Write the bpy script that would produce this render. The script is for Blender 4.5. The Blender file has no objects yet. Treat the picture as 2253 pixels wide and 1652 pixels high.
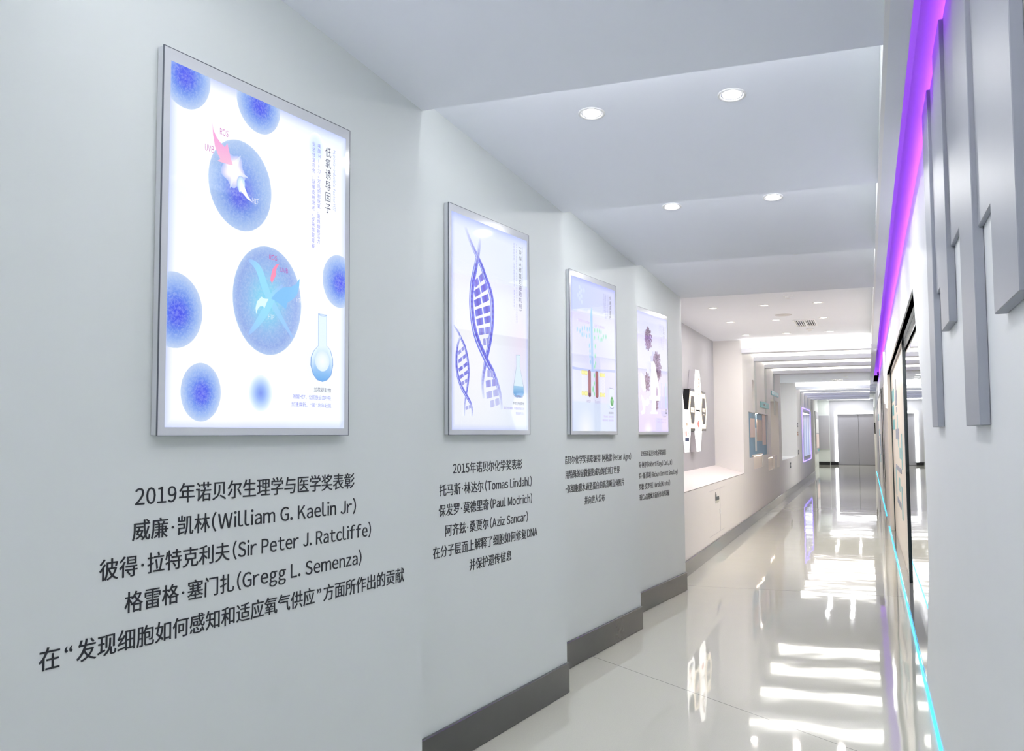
import bpy, math, random
from mathutils import Vector, Matrix
random.seed(7)
SC = bpy.context.scene
COL = SC.collection

# ------------------------------------------------------------------ camera, world, exposure
YAW, PITCH, ROLL, FPX, EYE = 0.3635, 0.0646, 0.0057, 2052.1, 1.5
cd = bpy.data.cameras.new('camera'); cam = bpy.data.objects.new('camera', cd); COL.objects.link(cam)
cd.sensor_fit = 'HORIZONTAL'; cd.sensor_width = 36.0; cd.lens = FPX / 2253 * 36.0
cd.clip_start = 0.02; cd.clip_end = 200
cy, sy, cp, sp, cr, sr = math.cos(YAW), math.sin(YAW), math.cos(PITCH), math.sin(PITCH), math.cos(ROLL), math.sin(ROLL)
right = Vector((cy, sy, 0)); fwd = Vector((-sy * cp, cy * cp, sp)); up = Vector((sy * sp, -cy * sp, cp))
cx_ = right * cr - up * sr; cy_ = right * sr + up * cr
M = Matrix.Identity(4)
for k in range(3):
    M[k][0], M[k][1], M[k][2] = cx_[k], cy_[k], -fwd[k]
M[2][3] = EYE
cam.matrix_world = M
SC.camera = cam

w = bpy.data.worlds.new('world'); SC.world = w; w.use_nodes = True
w.node_tree.nodes['Background'].inputs[0].default_value = (0.75, 0.82, 1.0, 1)
w.node_tree.nodes['Background'].inputs[1].default_value = 0.25
vs = SC.view_settings
vs.view_transform = 'Standard'; vs.look = 'None'; vs.gamma = 1.0; vs.use_curve_mapping = False
vs.exposure = 0.34
SC.cycles.max_bounces = 12; SC.cycles.diffuse_bounces = 9; SC.cycles.glossy_bounces = 6
SC.cycles.use_denoising = True
SC.cycles.use_adaptive_sampling = True; SC.cycles.adaptive_threshold = 0.015
SC.cycles.sample_clamp_indirect = 6.0
SC.cycles.caustics_reflective = False; SC.cycles.caustics_refractive = False

W_NEAR, W_MID, W_FAR, W_STEP = 2.8, 4.8, 5.4, 8.7       # lamp powers
COOL, WARM, NEUT = (1.0, 0.99, 0.975), (1.0, 0.93, 0.885), (0.95, 0.96, 1.0)

# ------------------------------------------------------------------ helpers
def lin(c):
    c = c / 255.0
    return c / 12.92 if c <= 0.04045 else ((c + 0.055) / 1.055) ** 2.4
def L3(c): return tuple(lin(v) for v in c)

def mat(name, rgb, rough=0.5, metal=0.0, spec=0.5, emit=None, es=0.0, noise=0.0, nscale=20, bump=0.0, bscale=60, coat=0.0, rgb2=None):
    m = bpy.data.materials.new(name); m.use_nodes = True
    nt = m.node_tree; b = nt.nodes['Principled BSDF']
    b.inputs['Base Color'].default_value = (*L3(rgb), 1)
    b.inputs['Roughness'].default_value = rough; b.inputs['Metallic'].default_value = metal
    b.inputs['Specular IOR Level'].default_value = spec
    b.inputs['Coat Weight'].default_value = coat; b.inputs['Coat Roughness'].default_value = 0.03
    if emit:
        b.inputs['Emission Color'].default_value = (*L3(emit), 1); b.inputs['Emission Strength'].default_value = es
    if noise or bump:
        tc = nt.nodes.new('ShaderNodeTexCoord')
    if noise:
        n = nt.nodes.new('ShaderNodeTexNoise'); n.inputs['Scale'].default_value = nscale; n.inputs['Detail'].default_value = 5
        r = nt.nodes.new('ShaderNodeMix'); r.data_type = 'RGBA'
        c2 = rgb2 or tuple(v * (1 - noise) for v in rgb)
        r.inputs[6].default_value = (*L3(rgb), 1); r.inputs[7].default_value = (*L3(c2), 1)
        nt.links.new(tc.outputs['Object'], n.inputs['Vector']); nt.links.new(n.outputs['Fac'], r.inputs[0])
        nt.links.new(r.outputs[2], b.inputs['Base Color'])
    if bump:
        n2 = nt.nodes.new('ShaderNodeTexNoise'); n2.inputs['Scale'].default_value = bscale; n2.inputs['Detail'].default_value = 3
        bp = nt.nodes.new('ShaderNodeBump'); bp.inputs['Strength'].default_value = bump; bp.inputs['Distance'].default_value = 0.01
        nt.links.new(tc.outputs['Object'], n2.inputs['Vector']); nt.links.new(n2.outputs['Fac'], bp.inputs['Height'])
        nt.links.new(bp.outputs['Normal'], b.inputs['Normal'])
    return m

def art_mat(name, strength, tex=0.0):
    """backlit print: colour comes from the print's own colour attribute"""
    m = bpy.data.materials.new(name); m.use_nodes = True
    nt = m.node_tree; b = nt.nodes['Principled BSDF']
    a = nt.nodes.new('ShaderNodeAttribute'); a.attribute_name = 'Col'
    b.inputs['Base Color'].default_value = (0.03, 0.03, 0.035, 1)
    b.inputs['Roughness'].default_value = 0.03; b.inputs['Specular IOR Level'].default_value = 0.5
    src = a.outputs['Color']
    if tex:
        tc = nt.nodes.new('ShaderNodeTexCoord'); n = nt.nodes.new('ShaderNodeTexNoise')
        n.inputs['Scale'].default_value = 130; n.inputs['Detail'].default_value = 4; n.inputs['Distortion'].default_value = 0.8
        rp = nt.nodes.new('ShaderNodeMapRange'); rp.inputs[1].default_value = 0.42; rp.inputs[2].default_value = 0.75
        rp.inputs[3].default_value = 0.0; rp.inputs[4].default_value = tex
        mx = nt.nodes.new('ShaderNodeMix'); mx.data_type = 'RGBA'
        mx.inputs[7].default_value = (0.75, 0.87, 1.0, 1)
        nt.links.new(tc.outputs['Object'], n.inputs['Vector']); nt.links.new(n.outputs['Fac'], rp.inputs[0])
        nt.links.new(rp.outputs[0], mx.inputs[0]); nt.links.new(src, mx.inputs[6]); src = mx.outputs[2]
    nt.links.new(src, b.inputs['Emission Color']); b.inputs['Emission Strength'].default_value = strength
    return m

class MB:
    def __init__(self): self.v = []; self.f = []; self.mi = []; self.c = []
    def _add(self, vs, fs, mi=0, cols=None):
        o = len(self.v); self.v += [tuple(p) for p in vs]
        self.f += [tuple(i + o for i in f) for f in fs]; self.mi += [mi] * len(fs)
        self.c += list(cols) if cols else [(1, 1, 1)] * len(vs)
    def box(self, x0, x1, y0, y1, z0, z1, mi=0):
        x0, x1 = sorted((x0, x1)); y0, y1 = sorted((y0, y1)); z0, z1 = sorted((z0, z1))
        vs = [(x, y, z) for z in (z0, z1) for y in (y0, y1) for x in (x0, x1)]
        self._add(vs, [(0, 2, 3, 1), (4, 5, 7, 6), (0, 1, 5, 4), (2, 6, 7, 3), (0, 4, 6, 2), (1, 3, 7, 5)], mi); return self
    def prism(self, poly, axis, a, b, mi=0):
        """extrude a 2D polygon along axis (0: poly is y,z; 1: poly is x,z; 2: poly is x,y)"""
        n = len(poly)
        def P(p, t):
            return (t, p[0], p[1]) if axis == 0 else ((p[0], t, p[1]) if axis == 1 else (p[0], p[1], t))
        vs = [P(p, a) for p in poly] + [P(p, b) for p in poly]
        ar = sum(poly[i][0] * poly[(i + 1) % n][1] - poly[(i + 1) % n][0] * poly[i][1] for i in range(n))
        flip = (ar > 0) != (axis == 1)
        if b < a: flip = not flip
        fs = [tuple(range(n)), tuple(range(2 * n - 1, n - 1, -1))] + [(i, n + i, n + (i + 1) % n, (i + 1) % n) for i in range(n)]
        if flip: fs = [tuple(reversed(f)) for f in fs]
        self._add(vs, fs, mi); return self
    def lathe(self, prof, n=32, mi=0, c=(0, 0, 0), cap0=False, cap1=False):
        """profile of (radius, z) about the local z axis"""
        vs = []; m = len(prof)
        for i in range(n):
            a = 2 * math.pi * i / n
            vs += [(c[0] + r * math.cos(a), c[1] + r * math.sin(a), c[2] + z) for r, z in prof]
        fs = [(i * m + j, ((i + 1) % n) * m + j, ((i + 1) % n) * m + j + 1, i * m + j + 1) for i in range(n) for j in range(m - 1)]
        if cap0: fs.append(tuple(i * m for i in reversed(range(n))))
        if cap1: fs.append(tuple(i * m + m - 1 for i in range(n)))
        self._add(vs, fs, mi); return self
    def tube(self, pts, r, n=8, closed=False, mi=0):
        pts = [Vector(p) for p in pts]; k = len(pts); vs = []
        for i, p in enumerate(pts):
            a = pts[(i - 1) % k] if (closed or i > 0) else p
            b = pts[(i + 1) % k] if (closed or i < k - 1) else p
            d = (b - a).normalized(); s = d.cross(Vector((1, 0, 0)))
            if s.length < 0.1: s = d.cross(Vector((0, 0, 1)))
            s.normalize(); t = d.cross(s)
            vs += [tuple(p + s * r * math.cos(2 * math.pi * j / n) + t * r * math.sin(2 * math.pi * j / n)) for j in range(n)]
        fs = []
        for i in range(k if closed else k - 1):
            j2 = (i + 1) % k
            fs += [(i * n + j, i * n + (j + 1) % n, j2 * n + (j + 1) % n, j2 * n + j) for j in range(n)]
        if not closed: fs += [tuple(reversed(range(n))), tuple((k - 1) * n + j for j in range(n))]
        self._add(vs, fs, mi); return self
    def build(self, name, mats, parent=None, colors=False, smooth=False):
        me = bpy.data.meshes.new(name); me.from_pydata(self.v, [], self.f)
        for m in (mats if isinstance(mats, (list, tuple)) else [mats]): me.materials.append(m)
        me.polygons.foreach_set('material_index', self.mi)
        if colors:
            at = me.color_attributes.new('Col', 'FLOAT_COLOR', 'POINT')
            flat = []
            for c in self.c: flat += [*L3(c), 1.0]
            at.data.foreach_set('color', flat)
        if smooth: me.polygons.foreach_set('use_smooth', [True] * len(me.polygons))
        me.update()
        o = bpy.data.objects.new(name, me); COL.objects.link(o)
        if parent: o.parent = parent
        return o

def bevel(o, wd=0.004, seg=2):
    b = o.modifiers.new('bevel', 'BEVEL'); b.width = wd; b.segments = seg; b.limit_method = 'ANGLE'; return o
def empty(name, loc=(0, 0, 0), mw=None):
    o = bpy.data.objects.new(name, None); COL.objects.link(o); o.empty_display_size = 0.1
    o.location = loc
    if mw is not None: o.matrix_world = mw
    return o
def tag(o, label, cat, group=None):
    o['label'] = label; o['category'] = cat
    if group: o['group'] = group
    return o
def struct(o): o['kind'] = 'structure'; return o
def copy_tree(o, parent=None):
    c = o.copy(); COL.objects.link(c)
    if parent: c.parent = parent
    for ch in list(o.children): copy_tree(ch, c)
    return c

# text as plain faces, in em units
_tc = {}
def text_geo(s, bold=0.0, ext=0.0):
    key = (s, bold, ext)
    if key in _tc: return _tc[key]
    c = bpy.data.curves.new('t', 'FONT'); c.body = s; c.offset = bold; c.extrude = ext; c.resolution_u = 3
    o = bpy.data.objects.new('t', c); COL.objects.link(o)
    dg = bpy.context.evaluated_depsgraph_get(); dg.update()
    me = bpy.data.meshes.new_from_object(o.evaluated_get(dg))
    g = ([tuple(v.co) for v in me.vertices], [tuple(p.vertices) for p in me.polygons])
    bpy.data.objects.remove(o); bpy.data.curves.remove(c); bpy.data.meshes.remove(me)
    _tc[key] = g; return g
_lc = {}
def line_geo(s, bold=0.0, ext=0.0):
    """one line set glyph by glyph; latin letters come from the same type family as the Chinese ones (full-width forms, closed up)"""
    key = (s, bold, ext)
    if key in _lc: return _lc[key]
    V, F, x = [], [], 0.0
    for ch in s:
        if ch == ' ': x += 0.27; continue
        a = 32 < ord(ch) < 127
        vs, fs = text_geo(chr(ord(ch) + 0xFEE0) if a else ch, bold, ext)
        if not vs: x += 1.0; continue
        if a:
            xs = [p[0] for p in vs]; x0, wd = min(xs), max(xs) - min(xs); sq = 0.9
            sb = 0.055 if ch not in '.,' else 0.07
            x += sb; dx = x - x0 * sq
        elif ch in '·“”': 
            xs = [p[0] for p in vs]; x0, wd = min(xs), max(xs) - min(xs); sq = 1.0; x += 0.17; dx = x - x0; sb = 0.17
        else:
            sq = 1.0; dx = x
        o = len(V); V += [(p[0] * sq + dx, p[1], p[2]) for p in vs]; F += [tuple(i + o for i in f) for f in fs]
        x = x + wd * sq + sb if (a or ch in '·“”') else x + 1.0
    _lc[key] = (V, F); return V, F
def text_fit(mb, s, u0, u1, v0, em, w0, col=(20, 24, 30), mi=0, bold=0.0, ext=0.0, depth=0.0, vh=None):
    vs, fs = line_geo(s, bold, ext)
    if not vs: return
    xs = [p[0] for p in vs]; x0, x1 = min(xs), max(xs); k = (u1 - u0) / (x1 - x0)
    if em is None: em = k
    out = [(u0 + (p[0] - x0) * k, v0 + p[1] * em, w0 + ((p[2] + ext) / (2 * ext) * depth if ext else 0)) for p in vs]
    mb._add(out, fs, mi, [col] * len(out))
def text_col(mb, s, uc, vtop, vbot, wd, w0, col, mi=0, bold=0.0):
    """upright characters stacked downwards"""
    n = len(s); st = (vtop - vbot) / n
    for i, ch in enumerate(s):
        vs, fs = text_geo(ch, bold)
        if not vs: continue
        out = [(uc + (p[0] - 0.5 if ord(ch) > 255 else p[0] - 0.3) * wd, vtop - st * (i + 0.5) + (p[1] - 0.38) * st * 0.94, w0) for p in vs]
        mb._add(out, fs, mi, [col] * len(out))
def text_rot(mb, s, u0, vtop, vbot, wd, w0, col, mi=0):
    """a line turned a quarter clockwise"""
    vs, fs = line_geo(s)
    xs = [p[0] for p in vs]; x0, x1 = min(xs), max(xs); k = (vtop - vbot) / (x1 - x0)
    out = [(u0 + p[1] * wd, vtop - (p[0] - x0) * k, w0) for p in vs]
    mb._add(out, fs, mi, [col] * len(out))

# ------------------------------------------------------------------ materials
PAINT = mat('white_wall_paint', (217, 222, 220), 0.55, noise=0.015, nscale=3)
PAINTR = mat('right_wall_paint', (234, 236, 239), 0.5, noise=0.015, nscale=3)
PAINTF = mat('warm_white_wall_paint', (236, 234, 232), 0.55, noise=0.015, nscale=3)
CEIL = mat('white_ceiling_paint', (242, 245, 254), 0.7, noise=0.01, nscale=2)
GREYP = mat('grey_wall_paint', (176, 176, 182), 0.6, noise=0.02, nscale=4)
RELIEF = mat('pale_grey_relief_paint', (148, 152, 162), 0.45, noise=0.02, nscale=9)
CREAM = mat('cream_panel', (244, 234, 221), 0.35, noise=0.01)
SKIRT = mat('dark_grey_skirting', (74, 76, 74), 0.12, noise=0.08, nscale=7)
STEEL = mat('polished_steel_skirting', (104, 105, 108), 0.06, metal=1.0, bump=0.02, bscale=8)
ALU = mat('brushed_aluminium', (206, 209, 214), 0.4, metal=0.1)
ACRYL = mat('frosted_acrylic_border', (205, 208, 213), 0.12, noise=0.01)
EDGE = mat('dark_acrylic_edge', (84, 90, 100), 0.3)
LETTER = mat('black_lettering', (24, 28, 36), 0.4)
WHITEM = mat('white_enamel', (235, 235, 235), 0.3)
BLACKM = mat('black_gloss', (16, 18, 20), 0.15)
DARKF = mat('dark_teal_metal', (34, 46, 50), 0.25, metal=0.3)
MIRROR = mat('mirror_glass', (225, 230, 230), 0.015, metal=1.0)
SOFFIT = mat('dark_polished_metal', (120, 124, 126), 0.12, metal=0.9)
TEAL = mat('teal_sign_face', (70, 178, 184), 0.3)
TEALP = mat('pale_teal_print', (150, 196, 200), 0.4)
GREYB = mat('blue_grey_print', (150, 156, 172), 0.4)
DOORM = mat('grey_door_metal', (150, 150, 158), 0.45, metal=0.0, noise=0.02)
BLUEP = mat('blue_banner_print', (150, 190, 218), 0.5, noise=0.2, nscale=4)
PINKP = mat('pink_banner_print', (240, 218, 212), 0.5, noise=0.06, nscale=6)
LENS = mat('downlight_lens', (255, 255, 255), 0.4, emit=(255, 250, 244), es=6.0)
BAND = mat('lit_cove_face', (250, 250, 245), 0.5, emit=(255, 250, 238), es=3.2)
LEDW = mat('white_led_strip', (255, 255, 255), 0.4, emit=(250, 252, 255), es=3.0)
LEDC = mat('cyan_led_strip', (60, 190, 240), 0.4, emit=(40, 195, 255), es=1.5)
LEDP = mat('violet_led_strip', (120, 20, 250), 0.4, emit=(96, 0, 255), es=0.7)
LEDB = mat('blue_violet_led_tube', (120, 120, 255), 0.4, emit=(150, 130, 255), es=2.0)
ART = art_mat('backlit_print', 0.73)
ARTB = art_mat('bright_backlit_print', 0.84)
CELLM = art_mat('backlit_print_cells', 0.72, tex=0.3)
HEXW = mat('hexagon_lit_face', (255, 255, 255), 0.3, emit=(255, 253, 248), es=0.95)
HEXY = mat('hexagon_warm_rim', (255, 240, 215), 0.3, emit=(255, 238, 208), es=0.72)
HEXG = mat('hexagon_grey_plate', (92, 92, 94), 0.35)
HEXS = mat('hexagon_side_grey', (196, 194, 200), 0.4)

def floor_mat():
    m = bpy.data.materials.new('polished_floor_tile'); m.use_nodes = True
    nt = m.node_tree; b = nt.nodes['Principled BSDF']; N = nt.nodes.new; K = nt.links.new
    g = N('ShaderNodeNewGeometry'); s = N('ShaderNodeSeparateXYZ'); K(g.outputs['Position'], s.inputs[0])
    def line(ax, ay, c, wd):
        a = N('ShaderNodeMath'); a.operation = 'MULTIPLY'; a.inputs[1].default_value = ax; K(s.outputs[0], a.inputs[0])
        d = N('ShaderNodeMath'); d.operation = 'MULTIPLY_ADD'; d.inputs[1].default_value = ay; K(s.outputs[1], d.inputs[0]); K(a.outputs[0], d.inputs[2])
        e = N('ShaderNodeMath'); e.operation = 'SUBTRACT'; e.inputs[1].default_value = c; K(d.outputs[0], e.inputs[0])
        f = N('ShaderNodeMath'); f.operation = 'ABSOLUTE'; K(e.outputs[0], f.inputs[0])
        h = N('ShaderNodeMath'); h.operation = 'LESS_THAN'; h.inputs[1].default_value = wd; K(f.outputs[0], h.inputs[0])
        return h.outputs[0]
    n = N('ShaderNodeTexNoise'); n.inputs['Scale'].default_value = 160; n.inputs['Detail'].default_value = 3
    K(g.outputs['Position'], n.inputs['Vector'])
    mx = N('ShaderNodeMix'); mx.data_type = 'RGBA'
    mx.inputs[6].default_value = (*L3((198, 198, 185)), 1); mx.inputs[7].default_value = (*L3((216, 215, 201)), 1)
    K(n.outputs['Fac'], mx.inputs[0]); col = mx.outputs[2]
    jm = N('ShaderNodeMath'); jm.operation = 'MAXIMUM'
    K(line(0.0, 1.0, 9.42, 0.004), jm.inputs[0]); K(line(0.64, 0.77, 3.645, 0.0025), jm.inputs[1])
    mj = N('ShaderNodeMix'); mj.data_type = 'RGBA'; mj.inputs[7].default_value = (*L3((120, 120, 114)), 1)
    K(jm.outputs[0], mj.inputs[0]); K(col, mj.inputs[6]); K(mj.outputs[2], b.inputs['Base Color'])
    b.inputs['Roughness'].default_value = 0.035; b.inputs['Specular IOR Level'].default_value = 0.36
    b.inputs['IOR'].default_value = 1.48
    n2 = N('ShaderNodeTexNoise'); n2.inputs['Scale'].default_value = 1.6; n2.inputs['Detail'].default_value = 2
    K(g.outputs['Position'], n2.inputs['Vector'])
    bp = N('ShaderNodeBump'); bp.inputs['Strength'].default_value = 0.035; bp.inputs['Distance'].default_value = 0.05
    K(n2.outputs['Fac'], bp.inputs['Height']); K(bp.outputs['Normal'], b.inputs['Normal'])
    return m
FLOOR = floor_mat()

# ------------------------------------------------------------------ the sawtooth tunnel (near part)
AX, TW, TC, H0, S, Y0 = 1.689, 0.117, 0.1276, 2.847, 1.9102, 3.4119
CW = 1 / math.hypot(1, TW); SW = TW * CW
SEG = list(range(-4, 4))
YE = lambda i: Y0 + S * i
YB = YE(-4) - S
XL = -1.84                         # face of the far left wall
XR = 0.288                         # face of the right wall
struct(MB().box(-2.9, 0.6, YB - 0.4, 49, -0.1, 0).build('floor', FLOOR))
prof = [(-2.3, YB), (-AX - S * TW, YB)]
for i in SEG:
    ye = YE(i) - (0.9 if i == -1 else 0.0)      # the leaf nearest the camera is longer
    prof.append((-AX - (0.04 if i == -1 else 0), ye))
    if i < SEG[-1]: prof.append((-AX - TW * (YE(i + 1) - ye), ye))
prof.append((-2.3, YE(SEG[-1])))
struct(MB().prism(prof, 2, 0, 3.3).build('wall_left', PAINT))
cprof = [(YB, 3.35), (YB, H0 + S * TC)]
for i in SEG:
    cprof.append((YE(i), H0))
    if i < SEG[-1]: cprof.append((YE(i), H0 + S * TC))
cprof.append((YE(SEG[-1]), 3.35))
XCE = 0.0876
struct(MB().prism(cprof, 0, -2.3, XCE).build('ceiling', CEIL))
struct(MB().box(-2.4, 0.6, YB - 0.3, YB, 0, 3.7).build('wall_back', PAINT))
# skirting boards, one per wall leaf
for i in SEG:
    Lg = math.hypot(S, S * TW)
    d = 0.0165
    def wp(t, off): return (-AX - t * SW + off * CW, YE(i) - t * CW - off * SW)
    ln = Lg if i == SEG[0] else Lg - 0.004
    if i == -1: continue
    o = MB().prism([wp(0, -0.004), wp(0, d), wp(ln, d), wp(ln, -0.004)], 2, 0, 0.172).build('baseboard_left', SKIRT)
    struct(bevel(o, 0.003, 1))

# ------------------------------------------------------------------ far left wall with niches
def wall_holes(mb, x0, x1, ya, yb, za, zb, holes):
    ys = sorted({ya, yb} | {v for h in holes for v in h[:2]}); zs = sorted({za, zb} | {v for h in holes for v in h[2:]})
    for a, b in zip(ys, ys[1:]):
        run = None
        for c, d in zip(zs, zs[1:]):
            my, mz = (a + b) / 2, (c + d) / 2
            solid = not any(h[0] < my < h[1] and h[2] < mz < h[3] for h in holes)
            if solid: run = (run[0], d) if run else (c, d)
            elif run: mb.box(x0, x1, a, b, *run); run = None
        if run: mb.box(x0, x1, a, b, *run)
YN = YE(3)
holes = [(YN, 15.12, 0.89, 3.1), (16.45, 16.795, 1.88, 2.44), (15.87, 19.1, 1.11, 1.88), (16.5, 18.0, 0.9, 1.11),
         (19.62, 21.45, 1.06, 2.22), (18.95, 20.3, 0.79, 1.06), (20.8, 21.45, 0.79, 1.06), (22.1, 27.1, 0.9, 3.1)]
mb = MB(); wall_holes(mb, -2.29, XL, YN, 36.0, 0, 3.1, holes); struct(mb.build('wall_left', PAINTF))
mb = MB(); mb.box(-2.42, -2.29, YN, 15.3, 0, 3.1); struct(mb.build('wall_left', GREYP))
mb = MB(); mb.box(-2.42, -2.29, 15.3, 36.0, 0, 3.1); struct(mb.build('wall_left', PAINT))
struct(MB().box(-2.29, -1.885, 15.75, 19.12, 0.85, 2.5).build('trim_50', PAINTF))
# sloping sill in the big niche
struct(MB().prism([(-2.29, 0.885), (XL, 0.885), (XL, 0.89), (-2.29, 1.015)], 1, YN, 15.12).build('trim_1', mat('pale_pink_sill', (236, 228, 226), 0.5)))
o = MB().box(XL - 0.004, XL + 0.014, YN + 0.002, 35.9, 0, 0.165).build('baseboard_left', STEEL); struct(bevel(o, 0.002, 1))
# alcove at the far end
struct(MB().box(-2.5, -2.26, 36.0, 48.0, 0, 3.16).build('wall_left', PAINT))

# ceilings beyond the tunnel
struct(MB().box(-2.5, XCE, YN, 20.7, 3.0, 3.1).build('ceiling', CEIL))
struct(MB().box(-2.5, XCE, 20.7, 36.0, 2.93, 3.1).build('ceiling', CEIL))
struct(MB().box(XCE, 0.6, 27.5, 36.0, 2.93, 3.1).build('ceiling', CEIL))
struct(MB().box(-2.6, 0.6, 36.0, 48.2, 3.16, 3.3).build('ceiling', CEIL))
# lit beams across the ceiling
beams = [(15.08, 2.795, 2.866, 3.0), (16.8, 2.785, 2.858, 3.0), (18.6, 2.785, 2.852, 3.0), (20.35, 2.77, 2.842, 3.0),
         (27.1, 2.745, 2.822, 2.93), (28.75, 2.735, 2.80, 2.93), (30.6, 2.72, 2.79, 2.93), (32.3, 2.71, 2.78, 2.93), (34.2, 2.71, 2.78, 2.93)]
ordn = ['nearest', 'second', 'third', 'fourth', 'fifth', 'sixth', 'seventh', 'eighth', 'farthest']
for k, (yb_, z0, z1, z2) in enumerate(beams):
    mb = MB(); mb.box(XL, XCE, yb_, yb_ + 0.3, z0, z1); mb.box(XL, XCE, yb_ + 0.06, yb_ + 0.3, z1, z2)
    struct(mb.build('trim_%d' % (k + 2), CEIL))
    if k not in (0, 4):
        struct(MB().box(XL, XL + 0.007, yb_, yb_ + 0.3, 1.9 if k < 4 else 2.35, z0).build('trim_%d' % (k + 12), PAINT))
    b = MB().box(XL + 0.002, XCE - 0.002, yb_ + 0.03, yb_ + 0.058, z1 + 0.001, z2 - 0.001).build('light_band', BAND)
    tag(b, '%s glowing white light band across the ceiling, counted from the camera' % ordn[k], 'light', 'light bands across the ceiling')

# ------------------------------------------------------------------ right side: bulkhead, violet cove, wall
BKE = 27.5
XS = 0.172
struct(MB().prism([(0.104, 2.847), (XS, 2.847), (XS, 2.895), (XS - 0.01, 2.895), (XS - 0.01, 2.87), (0.104, 2.87)], 1, YB, BKE).build('trim_30', mat('grey_white_soffit', (232, 235, 242), 0.5)))
struct(MB().box(XCE, 0.104, YB, BKE, 2.8475, 2.853).build('trim_31', WHITEM))
struct(MB().box(XCE, 0.0895, YB, BKE, 2.853, 3.8).build('trim_32', PAINT))
struct(MB().box(0.0895, 0.5, YB, BKE, 3.8, 3.86).build('trim_33', PAINT))
struct(MB().box(XCE, 0.6, BKE, BKE + 0.05, 2.93, 3.86).build('trim_34', PAINT))
struct(MB().box(0.33, 0.5, YB, BKE, 2.885, 3.8).build('wall_right', mat('cove_plaster', (236, 236, 240), 0.7, noise=0.06, nscale=60)))
# near leaf of the right wall, its far edge a rounded cut-out
curve = [(6.25, 0.0), (6.12, 0.13), (5.92, 0.32), (5.78, 0.54), (5.66, 0.64), (5.57, 0.78), (5.545, 1.02), (5.57, 1.3), (5.60, 1.51), (5.69, 1.76), (5.85, 1.93), (6.09, 2.125), (6.2, 2.28), (6.328, 2.41)]
sm = []
for a, b in zip(curve, curve[1:]):
    sm += [a]
sm.append(curve[-1])
poly = [(YB, 0.0)] + sm + [(BKE, 2.41), (BKE, 2.9), (YB, 2.9)]
struct(MB().prism(poly, 0, XR, 0.332).build('wall_right', PAINTR))
struct(MB().box(0.372, 0.6, YB, 48.2, 0, 2.885).build('wall_right', PAINT))
struct(MB().box(XR, 0.372, BKE, 48.2, 2.41, 3.2).build('wall_right', PAINT))
struct(MB().box(0.292, 0.371, 15.5, 48.2, 0.0, 2.41).build('wall_right', CREAM))
struct(MB().box(0.30, 0.372, 5.0, 15.5, 2.41, 2.425).build('trim_35', SOFFIT))
struct(MB().box(0.29, 0.372, 5.5, 15.5, 0.0, 0.028).build('trim_36', mat('glossy_plinth', (150, 152, 150), 0.06)))

# violet cove light
cv = empty('cove_light', (0.315, 10, 2.9))
o = MB().box(-0.018, -0.006, YB - 10 + .05, BKE - 10 - .05, 0.001, 0.012).build('led_strip', LEDP, cv)
ld = bpy.data.lights.new('cove_lamp', 'AREA'); ld.shape = 'RECTANGLE'; ld.size = 0.03; ld.size_y = BKE - YB - 0.2
ld.energy = 88.0; ld.color = (0.41, 0.065, 1.0)
lo = bpy.data.objects.new('cove_lamp', ld); COL.objects.link(lo); lo.parent = cv
lo.location = (0.112 - 0.315, (YB + BKE) / 2 - 10, 0.2); lo.rotation_euler = (0, math.radians(-105), 0)
tag(cv, 'long violet LED cove light glowing in the slot between ceiling and right wall', 'light')

# cyan floor light
cy1 = MB().box(0.274, 0.285, 0.3, 16.4, 0.001, 0.012).build('floor_led_strip', LEDC)
tag(cy1, 'thin cyan LED strip on the floor along the right wall, nearer longer piece', 'light', 'cyan floor LED strips')
cy2 = MB().box(0.274, 0.285, 18.5, 40.0, 0.001, 0.012).build('floor_led_strip', LEDC)
tag(cy2, 'thin cyan LED strip on the floor along the right wall, farther piece past the gap', 'light', 'cyan floor LED strips')

# relief strips on the near right wall
XF = 0.262
def rel(name, y0, y1, z0, xf, label, z1=2.9):
    o = MB().box(xf, XR - 0.0005, y0, y1, z0, z1).build('relief_strip', RELIEF)
    bevel(o, 0.002, 1); tag(o, label, 'wall relief', 'grey relief strips on the right wall')
rel('A', 4.087, 4.418, 1.527, XF, 'farthest long grey relief strip on the right wall, ending at eye level')
rel('B', 3.39, 3.72, 1.87, XF, 'shorter grey relief strip on the right wall between the two long ones')
rel('C', 2.596, 2.938, 1.52, XF, 'nearer long grey relief strip on the right wall, ending at eye level')
rel('D', 1.88, 2.235, 1.755, XF, 'wide grey relief strip nearest the camera at the right edge of the photo')
rel('e', 3.7205, 4.0865, 2.06, 0.275, 'recessed grey relief piece between the farthest long strip and the shorter one')
rel('f', 2.9385, 3.3895, 2.12, 0.275, 'recessed grey relief piece between the shorter strip and the nearer long one')
rel('g', 2.2355, 2.5955, 2.02, 0.275, 'recessed short grey relief piece beside the wide strip nearest the camera')
rel('h', 1.1, 1.8795, 2.35, 0.275, 'recessed grey relief piece at the top right corner of the photo')

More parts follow.
